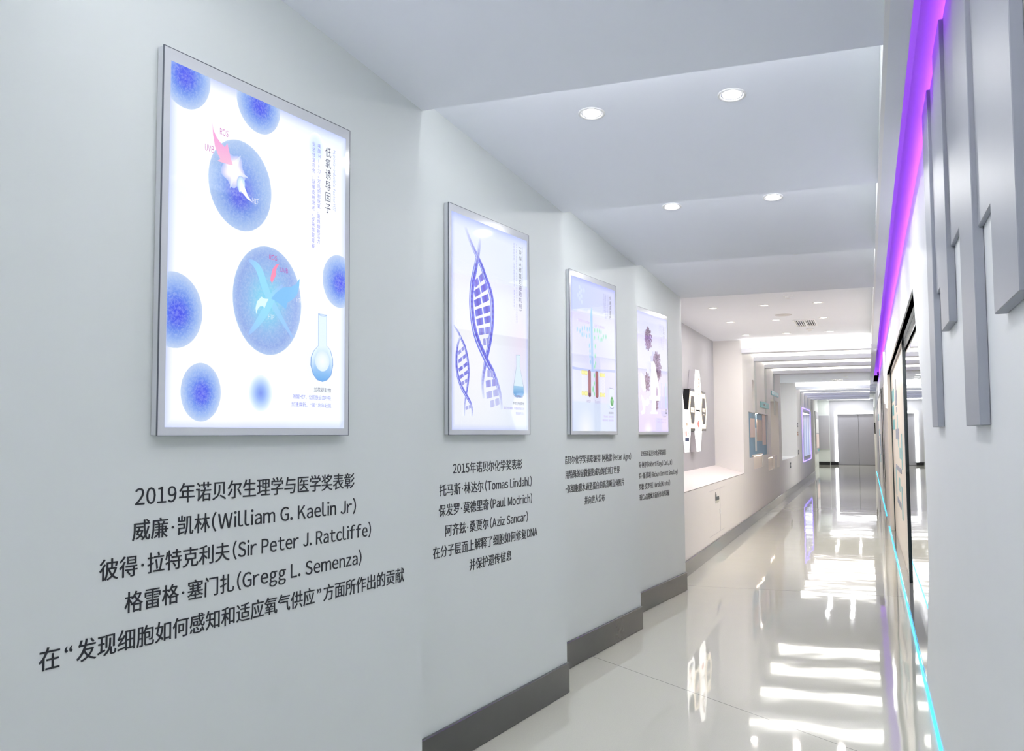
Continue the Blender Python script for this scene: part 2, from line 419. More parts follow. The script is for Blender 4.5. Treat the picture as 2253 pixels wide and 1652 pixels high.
# mirror and framed panels in the recess of the right wall
mr = empty('wall_mirror', (0.36, 8, 0.03))
MB().box(0.0, 0.010, -2.9, 2.12, 0.0, 2.378).build('mirror_glass', MIRROR, mr)
MB().box(-0.016, 0.0, 2.12, 2.22, 0.0, 2.378).build('frame_post', DARKF, mr)
MB().box(-0.004, 0.0, -2.9, 2.12, 2.30, 2.378).build('top_rail', SOFFIT, mr)
tag(mr, 'tall frameless mirror in the right wall reflecting the corridor, beside a dark post', 'mirror')
pn = empty('information_board', (0.36, 12.8, 0.03))
MB().box(-0.004, 0.01, -2.57, 2.6, 0.0, 2.378).build('board', CREAM, pn)
MB().box(-0.018, -0.004, 2.6, 2.7, 0.0, 2.378).build('frame_post', DARKF, pn)
def gr(y0, y1, z0, z1, m, nm, d=0.004, par=pn, base=(0.36, 12.8, 0.03), xs=-0.004):
    MB().box(xs - d, xs, y0 - base[1], y1 - base[1], z0 - base[2], z1 - base[2]).build(nm, m, par)
gr(14.05, 15.1, 1.96, 2.13, TEAL, 'teal_tile'); gr(14.28, 15.15, 1.76, 1.91, TEAL, 'teal_tile'); gr(14.2, 14.98, 1.56, 1.70, TEAL, 'teal_tile')
gr(12.75, 13.35, 1.87, 2.05, GREYB, 'grey_print', 0.008); gr(13.0, 13.1, 2.05, 2.2, GREYB, 'grey_print'); gr(12.9, 13.1, 1.775, 1.84, GREYB, 'grey_print')
gr(12.7, 12.9, 1.42, 1.74, TEALP, 'teal_line'); gr(12.4, 13.5, 1.43, 1.56, GREYB, 'grey_print', 0.008); gr(12.5, 12.75, 1.33, 1.43, TEALP, 'teal_line')
gr(11.35, 11.6, 1.09, 1.5, TEALP, 'teal_line'); gr(11.75, 12.3, 1.2, 1.33, TEALP, 'teal_line'); gr(11.8, 13.9, 1.03, 1.085, GREYB, 'grey_print', 0.008)
gr(13.95, 14.2, 0.66, 1.03, TEALP, 'teal_line'); gr(12.5, 12.9, 0.78, 0.95, TEALP, 'teal_line'); gr(11.7, 12.0, 0.5, 0.88, TEALP, 'teal_line'); gr(12.3, 13.7, 0.58, 0.655, GREYB, 'grey_print', 0.006)
tag(pn, 'cream wall panel printed with teal and grey graphics between two dark posts', 'panel')
p2 = empty('information_board', (0.292, 25, 0.3))
MB().box(-0.008, -0.0005, -3.9, 3.6, 0.1, 2.1).build('board', CREAM, p2)
mb = MB()
for a in ((-3.95, -3.8, 0.05, 2.15), (3.5, 3.65, 0.05, 2.15)): mb.box(-0.014, -0.008, *a)
mb.box(-0.014, -0.008, -3.95, 3.65, 2.09, 2.15).build('frame', DARKF, p2)
b2 = (0.292, 25, 0.3)
for a in ((26.2, 27.4, 1.85, 2.02), (25.6, 26.6, 1.45, 1.62), (24.4, 25.6, 1.2, 1.4), (24.6, 25.4, 0.8, 1.0)): gr(*a, TEALP, 'teal_line', par=p2, base=b2, xs=-0.008)
gr(23.6, 24.4, 1.0, 1.5, GREYB, 'grey_print', par=p2, base=b2, xs=-0.008)
tag(p2, 'framed panel with pale teal print farther along the right wall', 'panel')
ln = MB().box(0.284, 0.2915, 19.4, 19.55, 0.05, 2.4).build('panel_joint_strip', DARKF)
tag(ln, 'thin dark vertical strip on the cream right wall before the far framed panel', 'trim')
for a, lb in (((15.95, 16.05, 1.98, 2.8, 0.262), 'slim white bar added as a reflection on the right wall, the thinner and higher one'),
              ((14.75, 14.9, 1.88, 2.49, 0.258), 'white bar added as a reflection on the right wall, the thicker and lower one')):
    t = empty('reflection_bar', (0.288, a[0], a[2]))  # glowing bar added in place of a reflection on the glossy wall
    MB().box(a[4] - 0.288, -0.002, 0, a[1] - a[0], 0, a[3] - a[2]).build('diffuser', LEDW, t)
    MB().box(-0.004, -0.0002, -0.01, a[1] - a[0] + 0.01, -0.02, a[3] - a[2] + 0.02).build('back_plate', WHITEM, t)
    tag(t, lb, 'light', 'added reflection bars on the right wall')
t = empty('card_reader', (0.292, 40.0, 1.2))
MB().box(-0.06, -0.001, 0, 0.5, 0.75, 1.35).build('sign_plate', WHITEM, t)
MB().box(-0.04, -0.001, 0.1, 0.4, 0.3, 0.75).build('reader_body', BLACKM, t)
tag(t, 'small white wall box above a dark unit on the right wall beside the far door', 'wall fitting')

# ------------------------------------------------------------------ far end wall and door
struct(MB().box(-1.73, -1.37, 48.0, 48.2, 0, 3.16).build('wall_end', GREYP))
struct(MB().box(-1.37, 0.6, 48.0, 48.2, 2.44, 3.16).build('wall_end', GREYP))
struct(MB().box(-2.6, -1.73, 47.96, 48.2, 0, 3.16).build('wall_end', PAINT))
d1 = empty('door_1', (-0.525, 48.08, 0)); struct(d1)
MB().box(-0.845, 0.10, 0, 0.05, 0.01, 2.43).build('door_leaf', DOORM, d1)
MB().box(0.112, 0.845, 0, 0.05, 0.01, 2.43).build('door_leaf', DOORM, d1)
MB().box(-0.845, 0.97, 0.05, 0.1, 0, 2.44).build('door_backing', BLACKM, d1)
lf = empty('door_light_frame', (-0.52, 47.99, 0))
MB().box(-0.98, -0.85, -0.03, 0.0, 0.14, 2.575).build('led_strip', LEDW, lf)
MB().box(-0.85, 0.83, -0.03, 0.0, 2.455, 2.575).build('led_strip', LEDW, lf)
tag(lf, 'glowing white LED strip framing the grey double door at the far end', 'light')
struct(MB().box(-2.26, -1.75, 47.93, 47.96, 0, 0.15).build('baseboard_end', BLACKM))
struct(MB().box(-1.73, -1.37, 47.96, 48.0, 0, 0.15).build('baseboard_end', BLACKM))
o = MB().box(-2.24, -1.75, 47.9, 47.958, 0.77, 2.4).build('wall_board', GREYP); tag(o, 'plain grey board on the white end wall left of the far door', 'panel')
t = empty('notice_board', (-2.258, 46.2, 0.6))
MB().box(0, 0.03, -1.3, 1.65, 0, 1.95).build('board', GREYP, t)
for k, (za, zb, m) in enumerate(((0.25, 0.9, PINKP), (0.95, 1.6, WHITEM))): MB().box(0.031, 0.04, -0.9, 1.4, za, zb).build('poster', m, t)
MB().box(0.031, 0.036, 0.6, 1.4, 0.08, 0.2).build('teal_mark', TEAL, t)
tag(t, 'grey notice board with a white and a pink poster in the far alcove', 'notice board')
for y_, lb in ((46.2, 'nearer white linear ceiling light before the far grey end wall'), (47.4, 'farther white linear ceiling light against the far grey end wall')):
    t = empty('linear_light', (-0.85, y_, 3.155))
    MB().box(-0.95, 0.98, 0, 0.16, -0.03, 0.0).build('diffuser', LEDW, t); MB().box(-0.97, 1.0, -0.02, 0.18, -0.012, 0.004).build('housing', WHITEM, t)
    l = bpy.data.lights.new('linear_lamp', 'AREA'); l.shape = 'RECTANGLE'; l.size = 1.8; l.size_y = 0.14; l.energy = 16.0
    lo = bpy.data.objects.new('linear_lamp', l); COL.objects.link(lo); lo.parent = t; lo.location = (0.0, 0.08, -0.04)
    tag(t, lb, 'light', 'linear lights at the far end')

# ------------------------------------------------------------------ downlights
def downlight(x, y, z, tilt, power, color, label, group, R=0.062, proto=[None]):
    root = empty('ceiling_downlight', (x, y, z))
    if proto[0] is None:
        tr = MB().lathe([(0.048, 0.012), (0.0485, -0.002), (0.055, -0.006), (0.062, -0.004), (0.063, 0.0)], 40).build('trim_ring', WHITEM, root, smooth=True)
        le = MB().lathe([(0.048, 0.0005), (0.03, -0.0012), (0.004, -0.002)], 40, cap1=True).build('lens', LENS, root)
        le.data.flip_normals()
        proto[0] = (tr, le)
    else:
        for p in proto[0]:
            c = p.copy(); COL.objects.link(c); c.parent = root
    root.rotation_euler = (tilt, 0, 0)
    l = bpy.data.lights.new('downlight_lamp', 'AREA'); l.shape = 'DISK'; l.size = 0.09; l.energy = power; l.color = color
    lo = bpy.data.objects.new('downlight_lamp', l); COL.objects.link(lo); lo.parent = root; lo.location = (0, 0, -0.008)
    tag(root, label, 'light', group); return root
tl = -math.atan(TC)
bay = {1: 'first visible ceiling bay from the camera', 2: 'second visible ceiling bay from the camera', 3: 'third ceiling bay, half hidden by its edge'}
for i in SEG:
    for x, sd in ((-1.163, 'left'), (-0.52, 'right')):
        y = YE(i) - 1.2; z = H0 + 1.2 * TC
        lb = '%s round recessed downlight in the %s' % (sd, bay[i]) if i in bay else '%s round recessed downlight in a tunnel bay behind or above the camera' % sd
        downlight(x, y, z, tl, W_NEAR * (0.35 if sd == 'left' else 1.65) * (2.3 if i >= 2 else 1.0), COOL, lb, 'downlights in the tunnel ceiling')
for i in SEG:
    r = empty('step_light', (-0.8, YE(i) + 0.004, 2.965 if i < SEG[-1] else 2.93))
    MB().box(-0.82, 0.82, -0.002, 0.004, -0.03, 0.03).build('led_strip', LEDW, r)
    l = bpy.data.lights.new('step_lamp', 'AREA'); l.shape = 'RECTANGLE'; l.size = 1.64; l.size_y = 0.06; l.energy = W_STEP * (1.7 if i == SEG[-1] else 1.0); l.color = (1.0, 0.98, 0.96) if i < SEG[-1] else WARM
    lo = bpy.data.objects.new('step_lamp', l); COL.objects.link(lo); lo.parent = r; lo.location = (0, 0.012, 0); lo.rotation_euler = (math.pi / 2, 0, math.pi)
    tag(r, 'concealed LED strip on the hidden step face between two tunnel ceiling bays', 'light', 'concealed step lights')
rows = ['nearest', 'middle', 'farthest']; cols = ['left', 'centre', 'right']
for r_, y in enumerate((11.13, 12.62, 14.35)):
    for c_, x in enumerate((-1.675, -1.086, -0.49)):
        downlight(x, y, 3.0, 0, W_MID * (0.75, 1.45, 1.6)[c_], WARM, '%s downlight in the %s row of three before the light bands' % (cols[c_], rows[r_]), 'nine downlights on the flat ceiling')
for r_, y in enumerate((24.6, 25.6, 26.5)):
    for c_, x in enumerate((-1.045, -0.48)):
        downlight(x, y, 2.93, 0, W_FAR, NEUT, '%s downlight of the %s pair on the far ceiling' % (('left', 'right')[c_], rows[r_]), 'downlights on the far ceiling')

for y in (37.5, 40.0, 42.5):  # unseen lamps added to brighten the far end
    for x, sd in ((-1.3, 'left'), (-0.4, 'right')):
        downlight(x, y, 3.16, 0, 6.0, NEUT, '%s added downlight in the high ceiling of the far alcove, hidden behind the last beam' % sd, 'added downlights in the far alcove')

# ceiling fittings
def lath(name, x, y, z, prof, m, label, cat, cap=True):
    o = MB().lathe(prof, 32, cap1=cap).build(name, m, smooth=False); o.data.flip_normals(); o.location = (x, y, z); return tag(o, label, cat)
lath('ceiling_speaker', -0.955, 11.88 * 1.02, 3.0, [(0.105, 0.0), (0.1, -0.006), (0.09, -0.008)], mat('speaker_grille', (222, 220, 220), 0.7, noise=0.1, nscale=300), 'round flat white speaker grille among the nine downlights', 'speaker')
for x, y, z, lb in ((-0.765, 10.4, 3.0, 'small round smoke detector nearest the tunnel on the flat ceiling'), (-0.73, 13.85, 3.0, 'small round smoke detector just beyond the ceiling vent'), (-0.86, 22.6, 2.93, 'dark round detector on the far ceiling just past the light bands')):
    r = empty('smoke_detector', (x, y, z))
    a = MB().lathe([(0.05, 0.0), (0.05, -0.012), (0.045, -0.016), (0.03, -0.02)], 24, cap1=True).build('base', WHITEM if z > 2.95 else HEXG, r); a.data.flip_normals()
    b = MB().lathe([(0.03, -0.02), (0.028, -0.034), (0.015, -0.04)], 24, cap1=True).build('sensor_cap', WHITEM if z > 2.95 else HEXG, r); b.data.flip_normals()
    tag(r, lb, 'detector')
def vent(x0, x1, y0, y1, z, label):
    r = empty('air_vent', ((x0 + x1) / 2, (y0 + y1) / 2, z)); hx, hy = (x1 - x0) / 2, (y1 - y0) / 2
    MB().box(-hx, hx, -hy, hy, -0.003, -0.0005).build('duct_backing', BLACKM, r)
    mb = MB()
    for a in ((-hx - .02, -hx, -hy - .02, hy + .02), (hx, hx + .02, -hy - .02, hy + .02), (-hx, hx, -hy - .02, -hy), (-hx, hx, hy, hy + .02), (-0.012, 0.012, -hy, hy)): mb.box(*a, -0.014, -0.0005)
    mb.build('frame', WHITEM, r)
    n = 4
    for s in (-1, 1):
        for k in range(n):
            xc = s * (0.012 + (hx - 0.012) * (k + 0.55) / n)
            vs = MB().prism([(xc - 0.009, -0.004), (xc - 0.004, -0.004), (xc + 0.006, -0.013), (xc + 0.001, -0.013)], 1, -hy, hy)
            vs.build('slat', WHITEM, r)
    tag(r, label, 'vent')
vent(-0.865, -0.62, 12.72, 13.4, 3.0, 'white slatted air vent on the flat ceiling among the nine downlights')
vent(-0.83, -0.6, 25.7, 26.4, 2.93, 'small dark slatted air vent on the far ceiling between two pairs of downlights')

# ------------------------------------------------------------------ posters
def leaf_matrix(i, t, z, off=0.0):
    m = Matrix.Identity(4)
    m[0][0], m[1][0], m[2][0] = SW, CW, 0
    m[0][1], m[1][1], m[2][1] = 0, 0, 1
    m[0][2], m[1][2], m[2][2] = CW, -SW, 0
    m[0][3] = -AX - t * SW + off * CW; m[1][3] = YE(i) - t * CW - off * SW; m[2][3] = z
    return m
PT1, PZ0, PW, PH = 1.3696, 1.5064, 0.847, 1.098
U0, U1, V0, V1 = 0.024, 0.823, 0.023, 1.062
LAY = 0.0282

class Art(MB):
    def __init__(self): super().__init__(); self.w = LAY
    def up(self): self.w += 0.00012
    def poly(self, pts, col, cols=None, mi=0):
        self.up(); pts = [(min(max(p[0], U0), U1), min(max(p[1], V0), V1)) for p in pts]
        vs = [(p[0], p[1], self.w) for p in pts]; n = len(vs)
        ar = sum(pts[i][0] * pts[(i + 1) % n][1] - pts[(i + 1) % n][0] * pts[i][1] for i in range(n))
        f = tuple(range(n)) if ar > 0 else tuple(reversed(range(n)))
        self._add(vs, [f], mi, cols or [col] * n)
    def disc(self, cx, cy, rx, ry, rings, core=None, mi=0, n=48, wob=0.0):
        """rings: list of (fraction, colour) from centre outwards"""
        self.up(); core = core or (cx, cy); vs = []; cs = []
        for fr, c in rings:
            px, py = core[0] + (cx - core[0]) * fr, core[1] + (cy - core[1]) * fr
            for k in range(n):
                a = 2 * math.pi * k / n; r = 1 + wob * math.sin(5 * a + fr * 3)
                vs.append((min(max(px + rx * fr * r * math.cos(a), U0), U1), min(max(py + ry * fr * r * math.sin(a), V0), V1), self.w)); cs.append(c)
        fs = [tuple(range(n))]
        for j in range(len(rings) - 1):
            fs += [(j * n + k, (j + 1) * n + k, (j + 1) * n + (k + 1) % n, j * n + (k + 1) % n) for k in range(n)]
        self._add(vs, fs, mi, cs)
    def ribbon(self, pts, wds, cols, mi=0):
        self.up(); vs = []; cs = []; n = len(pts)
        for k, p in enumerate(pts):
            a = pts[max(k - 1, 0)]; b = pts[min(k + 1, n - 1)]
            dx, dy = b[0] - a[0], b[1] - a[1]; l = math.hypot(dx, dy) or 1; nx, ny = -dy / l, dx / l
            h = wds[k] / 2 if isinstance(wds, (list, tuple)) else wds / 2
            c = cols[k] if isinstance(cols, list) else cols
            for s in (-1, 1):
                vs.append((min(max(p[0] + s * nx * h, U0), U1), min(max(p[1] + s * ny * h, V0), V1), self.w)); cs.append(c)
        self._add(vs, [(2 * k, 2 * k + 2, 2 * k + 3, 2 * k + 1) for k in range(n - 1)], mi, cs)
    def ground(self, fn, nu=28, nv=36):
        vs = []; cs = []
        for j in range(nv + 1):
            for i in range(nu + 1):
                a, b = i / nu, j / nv; vs.append((U0 + (U1 - U0) * a, V0 + (V1 - V0) * b, self.w)); cs.append(fn(a, b))
        self._add(vs, [(j * (nu + 1) + i, j * (nu + 1) + i + 1, (j + 1) * (nu + 1) + i + 1, (j + 1) * (nu + 1) + i) for j in range(nv) for i in range(nu)], 0, cs)

def mixc(a, b, t): t = min(max(t, 0), 1); return tuple(x + (y - x) * t for x, y in zip(a, b))
def smooth_path(pts, n=8):
    out = []
    for k in range(len(pts) - 1):
        p0 = pts[max(k - 1, 0)]; p1 = pts[k]; p2 = pts[k + 1]; p3 = pts[min(k + 2, len(pts) - 1)]
        for j in range(n):
            t = j / n
            out.append(tuple(0.5 * (2 * p1[d] + (p2[d] - p0[d]) * t + (2 * p0[d] - 5 * p1[d] + 4 * p2[d] - p3[d]) * t * t + (3 * p1[d] - p0[d] - 3 * p2[d] + p3[d]) * t ** 3) for d in (0, 1)))
    out.append(pts[-1]); return out

def lightbox(i, label):
    r = empty('poster_lightbox', mw=leaf_matrix(i, PT1, PZ0))
    o = MB().box(0, PW, 0, PH, 0.001, 0.0235).build('housing', ALU, r); bevel(o, 0.002, 1)
    mb = MB()
    e = 0.0018
    for a in ((0, PW, 0, V0), (0, PW, V1, PH), (0, U0, V0, V1), (U1, PW, V0, V1)): mb.box(*a, 0.0236, 0.0276)
    mb.build('border', ACRYL, r)
    mb = MB()
    for a in ((-e, PW + e, PH, PH + e), (-e, PW + e, -e, 0), (PW, PW + e, 0, PH), (-e, 0, 0, PH)): mb.box(*a, 0.0236, 0.0286)
    mb.build('edging', EDGE, r)
    tag(r, label, 'poster', 'backlit posters on the left wall'); return r
CELL = [(0.0, (62, 72, 246)), (0.28, (72, 98, 244)), (0.52, (110, 150, 244)), (0.78, (158, 190, 248)), (0.95, (190, 212, 250)), (1.0, (200, 220, 252))]
SOFTC = [(0.0, (120, 145, 236)), (0.35, (145, 175, 240)), (0.7, (190, 215, 248)), (1.0, (236, 246, 255))]

PP = [None]; w0 = 0.0325
def _pl(fn):
    def g(*a, **k):
        T = MB(); fn(T, *a, **k); T.build('print_line', ART, PP[0], colors=True)
    return g
pl_fit, pl_col, pl_rot = _pl(text_fit), _pl(text_col), _pl(text_rot)
# --- poster one: cells
P1 = lightbox(0, 'nearest and largest backlit poster of blue cells with a pink arrow and a round flask')
A = Art()
def g1(a, b):
    c = mixc((240, 248, 255), (255, 255, 255), 0.5 + 0.5 * math.sin(5 * a + 3 * b) * math.cos(4 * b - a))
    ed = max(0, 1 - (1 - b) / 0.035, 0.7 * (1 - (1 - a) / 0.02), 0.8 * (1 - a / 0.025), 0.7 * (1 - b / 0.02))
    return mixc(c, (176, 190, 255), 0.8 * ed)
A.ground(g1)
A.disc(0.075, 1.045, 0.098, 0.105, CELL, (0.077, 1.033), 1)
A.disc(0.379, 1.05, 0.098, 0.096, CELL, (0.383, 1.042), 1)
BIG = [(0.0, (76, 84, 240)), (0.25, (92, 112, 238)), (0.5, (124, 160, 240)), (0.8, (160, 192, 244)), (0.97, (180, 206, 248)), (1.0, (196, 218, 252))]
A.disc(0.305, 0.768, 0.135, 0.14, BIG, (0.297, 0.735), 1)
CY = [(0.0, (130, 226, 252)), (0.3, (140, 215, 250)), (0.6, (150, 190, 244)), (0.85, (150, 178, 240)), (0.97, (172, 198, 246)), (1.0, (190, 214, 250))]
A.disc(0.432, 0.427, 0.157, 0.173, CY, (0.42, 0.42), 1)
A.disc(0.789, 0.54, 0.09, 0.093, CELL, (0.798, 0.533), 1)
A.disc(0.050, 0.353, 0.105, 0.108, CELL, (0.066, 0.342), 1)
A.disc(0.155, 0.125, 0.077, 0.085, CELL, (0.159, 0.12), 1)
A.disc(0.401, 0.131, 0.052, 0.057, SOFTC)
A.disc(0.659, 0.985, 0.045, 0.052, [(0, (205, 224, 252)), (0.6, (222, 236, 254)), (1, (246, 251, 255))])
GL = [(0.0, (255, 255, 255)), (0.5, (246, 240, 252)), (0.8, (206, 206, 246)), (1.0, (166, 186, 240))]
A.disc(0.27, 0.808, 0.048, 0.05, GL, wob=0.12)
for q in ((0.258, 0.75, 0.27, 0.79), (0.332, 0.80, 0.29, 0.805), (0.30, 0.86, 0.28, 0.83)): A.ribbon([q[:2], q[2:]], [0.003, 0.018], [(190, 205, 246), (250, 246, 254)])
A.disc(0.303, 0.772, 0.018, 0.026, [(0, (235, 245, 255)), (0.7, (205, 226, 250)), (1, (160, 186, 240))])
pk = [(0.181, 0.929), (0.186, 0.908), (0.2, 0.889), (0.218, 0.876), (0.233, 0.869), (0.243, 0.884), (0.251, 0.862), (0.259, 0.839), (0.267, 0.823), (0.25, 0.82), (0.227, 0.819), (0.204, 0.819), (0.215, 0.828), (0.204, 0.841), (0.193, 0.861), (0.185, 0.893)]
A.poly(pk, None, [mixc((240, 150, 214), (240, 186, 214), (0.93 - p[1]) / 0.11) for p in pk])
A.poly([(0.302, 0.787), (0.321, 0.762), (0.333, 0.743), (0.352, 0.727), (0.333, 0.731), (0.314, 0.743), (0.303, 0.75), (0.295, 0.745), (0.297, 0.766)], (238, 240, 252))
for pts in ([(0.34, 0.543), (0.385, 0.52), (0.432, 0.44), (0.548, 0.317)], [(0.344, 0.311), (0.40, 0.37), (0.45, 0.44), (0.495, 0.485)]):
    q = smooth_path(pts, 6); n = len(q)
    A.ribbon(q, [0.006 + 0.024 * math.sin(math.pi * k / (n - 1)) for k in range(n)], [mixc((154, 186, 244), (146, 216, 250), math.sin(math.pi * k / (n - 1))) for k in range(n)])
A.poly([(0.578, 0.519), (0.576, 0.493), (0.565, 0.462), (0.54, 0.442), (0.519, 0.431), (0.515, 0.418), (0.51, 0.407), (0.498, 0.416), (0.477, 0.425), (0.442, 0.435), (0.459, 0.452), (0.479, 0.467), (0.497, 0.478), (0.534, 0.485), (0.558, 0.497)], (126, 190, 240))
A.poly([(0.375, 0.377), (0.372, 0.396), (0.378, 0.417), (0.388, 0.426), (0.397, 0.435), (0.412, 0.431), (0.43, 0.432), (0.421, 0.418), (0.413, 0.402), (0.404, 0.406), (0.392, 0.404), (0.382, 0.394)], (216, 244, 255))
A.poly([(0.479, 0.553), (0.463, 0.548), (0.448, 0.532), (0.44, 0.51), (0.437, 0.494), (0.445, 0.485), (0.458, 0.505), (0.465, 0.517), (0.462, 0.522), (0.466, 0.537)], (244, 140, 176))
fl = [(0.676, 0.411), (0.718, 0.411), (0.720, 0.306), (0.738, 0.295), (0.751, 0.265), (0.753, 0.243), (0.743, 0.207), (0.722, 0.189), (0.699, 0.183), (0.672, 0.188), (0.652, 0.206), (0.64, 0.236), (0.641, 0.261), (0.654, 0.284), (0.677, 0.303)]
A.poly([(0.697 + (p[0] - 0.697) * 1.07, 0.29 + (p[1] - 0.29) * 1.02) for p in fl], (120, 160, 220))
A.poly(fl, None, [mixc((96, 162, 226), (222, 238, 252), (p[1] - 0.19) / 0.07) for p in fl])
A.disc(0.698, 0.252, 0.038, 0.035, [(0, (240, 246, 253)), (0.6, (228, 238, 252)), (1, (212, 230, 249))])
A.disc(0.697, 0.41, 0.020, 0.004, [(0, (235, 243, 255)), (1, (160, 190, 235))])
PP[0] = A.build('picture_panel', [ARTB, CELLM], P1, colors=True)
w0 = 0.0325
VIO = (132, 134, 236); MAG = (206, 84, 190); DK = (52, 46, 92)
pl_fit('ROS', 0.21, 0.244, 0.902, 0.026, w0, MAG); pl_fit('UVB', 0.152, 0.187, 0.838, 0.026, w0, MAG); pl_fit('HIF', 0.349, 0.379, 0.724, 0.022, w0, (244, 246, 255))
pl_fit('ROS', 0.429, 0.465, 0.56, 0.02, w0, (226, 60, 150)); pl_fit('UVB', 0.481, 0.518, 0.527, 0.02, w0, (196, 80, 190))
pl_fit('HIF', 0.562, 0.587, 0.439, 0.018, w0, (250, 252, 255)); pl_fit('HIF', 0.428, 0.454, 0.368, 0.02, w0, (240, 250, 255))
pl_col('低氧诱导因子', 0.72, 1.004, 0.767, 0.033, w0, DK)
pl_rot('Hypoxia-inducible factor HIF', 0.748, 1.0, 0.783, 0.018, w0, (170, 180, 240))
pl_col('唤醒HIF力，对抗细胞缺氧，重焕细胞活力', 0.671, 1.002, 0.652, 0.0165, w0, VIO)
pl_col('促进修复损伤，延缓皮肤衰老，皮肤恢复青春', 0.643, 1.002, 0.632, 0.0165, w0, VIO)
pl_fit('兰花提取物', 0.653, 0.743, 0.147, 0.0165, w0, DK)
pl_fit('唤醒HIF，让肌肤自由呼吸', 0.548, 0.744, 0.1205, 0.0165, w0, VIO); pl_fit('加速焕新，“氧”出年轻肌', 0.541, 0.745, 0.0945, 0.0165, w0, VIO)


# --- poster two: DNA helix
P2 = lightbox(1, 'second backlit poster with a violet DNA double helix and a conical flask')
A = Art()
def g2(a, b):
    c = mixc((222, 236, 255), (252, 252, 255), 0.5 + 0.5 * math.sin(3.2 * a + 0.8) * math.cos(3 * b - 1.2))
    c = mixc(c, (250, 226, 246), 0.6 * max(0, 1 - abs(a - 0.9) / 0.3) * max(0, 1 - abs(b - 0.45) / 0.35))
    ed = max(0, 1 - (1 - b) / 0.04, 0.8 * (1 - a / 0.03), 0.6 * (1 - (1 - a) / 0.02), 0.6 * (1 - b / 0.03))
    return mixc(c, (170, 186, 255), 0.75 * ed)
A.ground(g2)
def helix(s1, s2, rungs, wd, c1, c2, fade0=0.2, fade1=0.25, bg=(232, 240, 255)):
    for pth, wk in ((s2, 0.85), (s1, 1.0)):
        q = smooth_path(pth, 9); n = len(q)
        ws = [wd * wk * (0.55 + 0.45 * math.sin(math.pi * k / (n - 1))) for k in range(n)]
        def fc(k, c):
            f = min(1, (k / (n - 1)) / fade0, (1 - k / (n - 1)) / fade1); return mixc(bg, c, f)
        A.ribbon(q, ws, [fc(k, c1) for k in range(n)])
        A.ribbon(q, [w_ * 0.55 for w_ in ws], [fc(k, mixc(c2, c1, 0.5 + 0.5 * math.sin(k * 1.9))) for k in range(n)])
        A.ribbon([(p[0] - wd * 0.22, p[1]) for p in q], [w_ * 0.14 for w_ in ws], [fc(k, (214, 226, 255)) for k in range(n)])
    for (a, b, f) in rungs:
        for (t0, t1) in ((0.02, 0.46), (0.54, 0.98)):
            p = [(a[0] + (b[0] - a[0]) * t, a[1] + (b[1] - a[1]) * t) for t in (t0, (t0 + t1) / 2, t1)]
            A.ribbon(p, [wd * 0.75, wd * 0.8, wd * 0.75], [mixc(bg, c1, f), mixc(bg, c2, f), mixc(bg, c1, f)])
ST1 = [(0.150, 1.011), (0.20, 0.95), (0.262, 0.89), (0.315, 0.84), (0.352, 0.79), (0.39, 0.745), (0.418, 0.69), (0.425, 0.62), (0.415, 0.54), (0.393, 0.465), (0.37, 0.41), (0.345, 0.35), (0.325, 0.29), (0.318, 0.24), (0.33, 0.18)]
ST2 = [(0.30, 0.98), (0.285, 0.92), (0.268, 0.87), (0.245, 0.81), (0.222, 0.75), (0.21, 0.68), (0.212, 0.61), (0.232, 0.53), (0.27, 0.465), (0.32, 0.41), (0.372, 0.36), (0.425, 0.315), (0.47, 0.26), (0.505, 0.20), (0.52, 0.13)]
RG = [((0.235, 0.735), (0.335, 0.80), 0.75), ((0.235, 0.689), (0.365, 0.75), 0.9), ((0.235, 0.642), (0.385, 0.697), 1), ((0.243, 0.596), (0.40, 0.64), 1), ((0.255, 0.552), (0.405, 0.587), 0.95),
      ((0.278, 0.508), (0.40, 0.53), 0.7), ((0.32, 0.46), (0.385, 0.473), 0.5), ((0.362, 0.307), (0.427, 0.306), 0.45), ((0.345, 0.252), (0.465, 0.268), 0.55), ((0.35, 0.195), (0.485, 0.218), 0.35), ((0.39, 0.152), (0.49, 0.172), 0.25)]
helix(ST2, ST1, RG, 0.044, (118, 128, 242), (96, 80, 206))
S21 = [(0.027, 0.52), (0.075, 0.49), (0.11, 0.455), (0.142, 0.42), (0.168, 0.36), (0.175, 0.30), (0.168, 0.25), (0.155, 0.205), (0.138, 0.15), (0.135, 0.09)]
S22 = [(0.10, 0.47), (0.08, 0.44), (0.065, 0.40), (0.06, 0.335), (0.075, 0.275), (0.11, 0.225), (0.15, 0.19), (0.19, 0.155), (0.208, 0.12), (0.205, 0.09)]
helix(S22, S21, [((0.075, 0.385), (0.135, 0.42), 0.6), ((0.075, 0.345), (0.155, 0.385), 0.75), ((0.078, 0.305), (0.165, 0.345), 0.9), ((0.085, 0.27), (0.168, 0.305), 0.8), ((0.1, 0.24), (0.168, 0.265), 0.6), ((0.14, 0.125), (0.2, 0.14), 0.4)], 0.022, (126, 134, 240), (96, 88, 214))
ff = [(0.675, 0.422), (0.720, 0.424), (0.716, 0.364), (0.76, 0.251), (0.762, 0.22), (0.745, 0.201), (0.696, 0.196), (0.655, 0.203), (0.639, 0.218), (0.64, 0.24), (0.678, 0.362)]
A.poly([(0.70 + (p[0] - 0.70) * 1.05, 0.3 + (p[1] - 0.3) * 1.02) for p in ff], (110, 130, 190))
A.poly(ff, (226, 244, 255))
A.poly([(0.757, 0.258), (0.76, 0.222), (0.744, 0.203), (0.696, 0.198), (0.656, 0.205), (0.641, 0.22), (0.645, 0.258)], None, [(168, 214, 244)] + [(110, 170, 225)] * 5 + [(168, 214, 244)])
A.disc(0.70, 0.204, 0.04, 0.006, [(0, (86, 96, 150)), (0.8, (100, 130, 190)), (1, (130, 180, 230))])
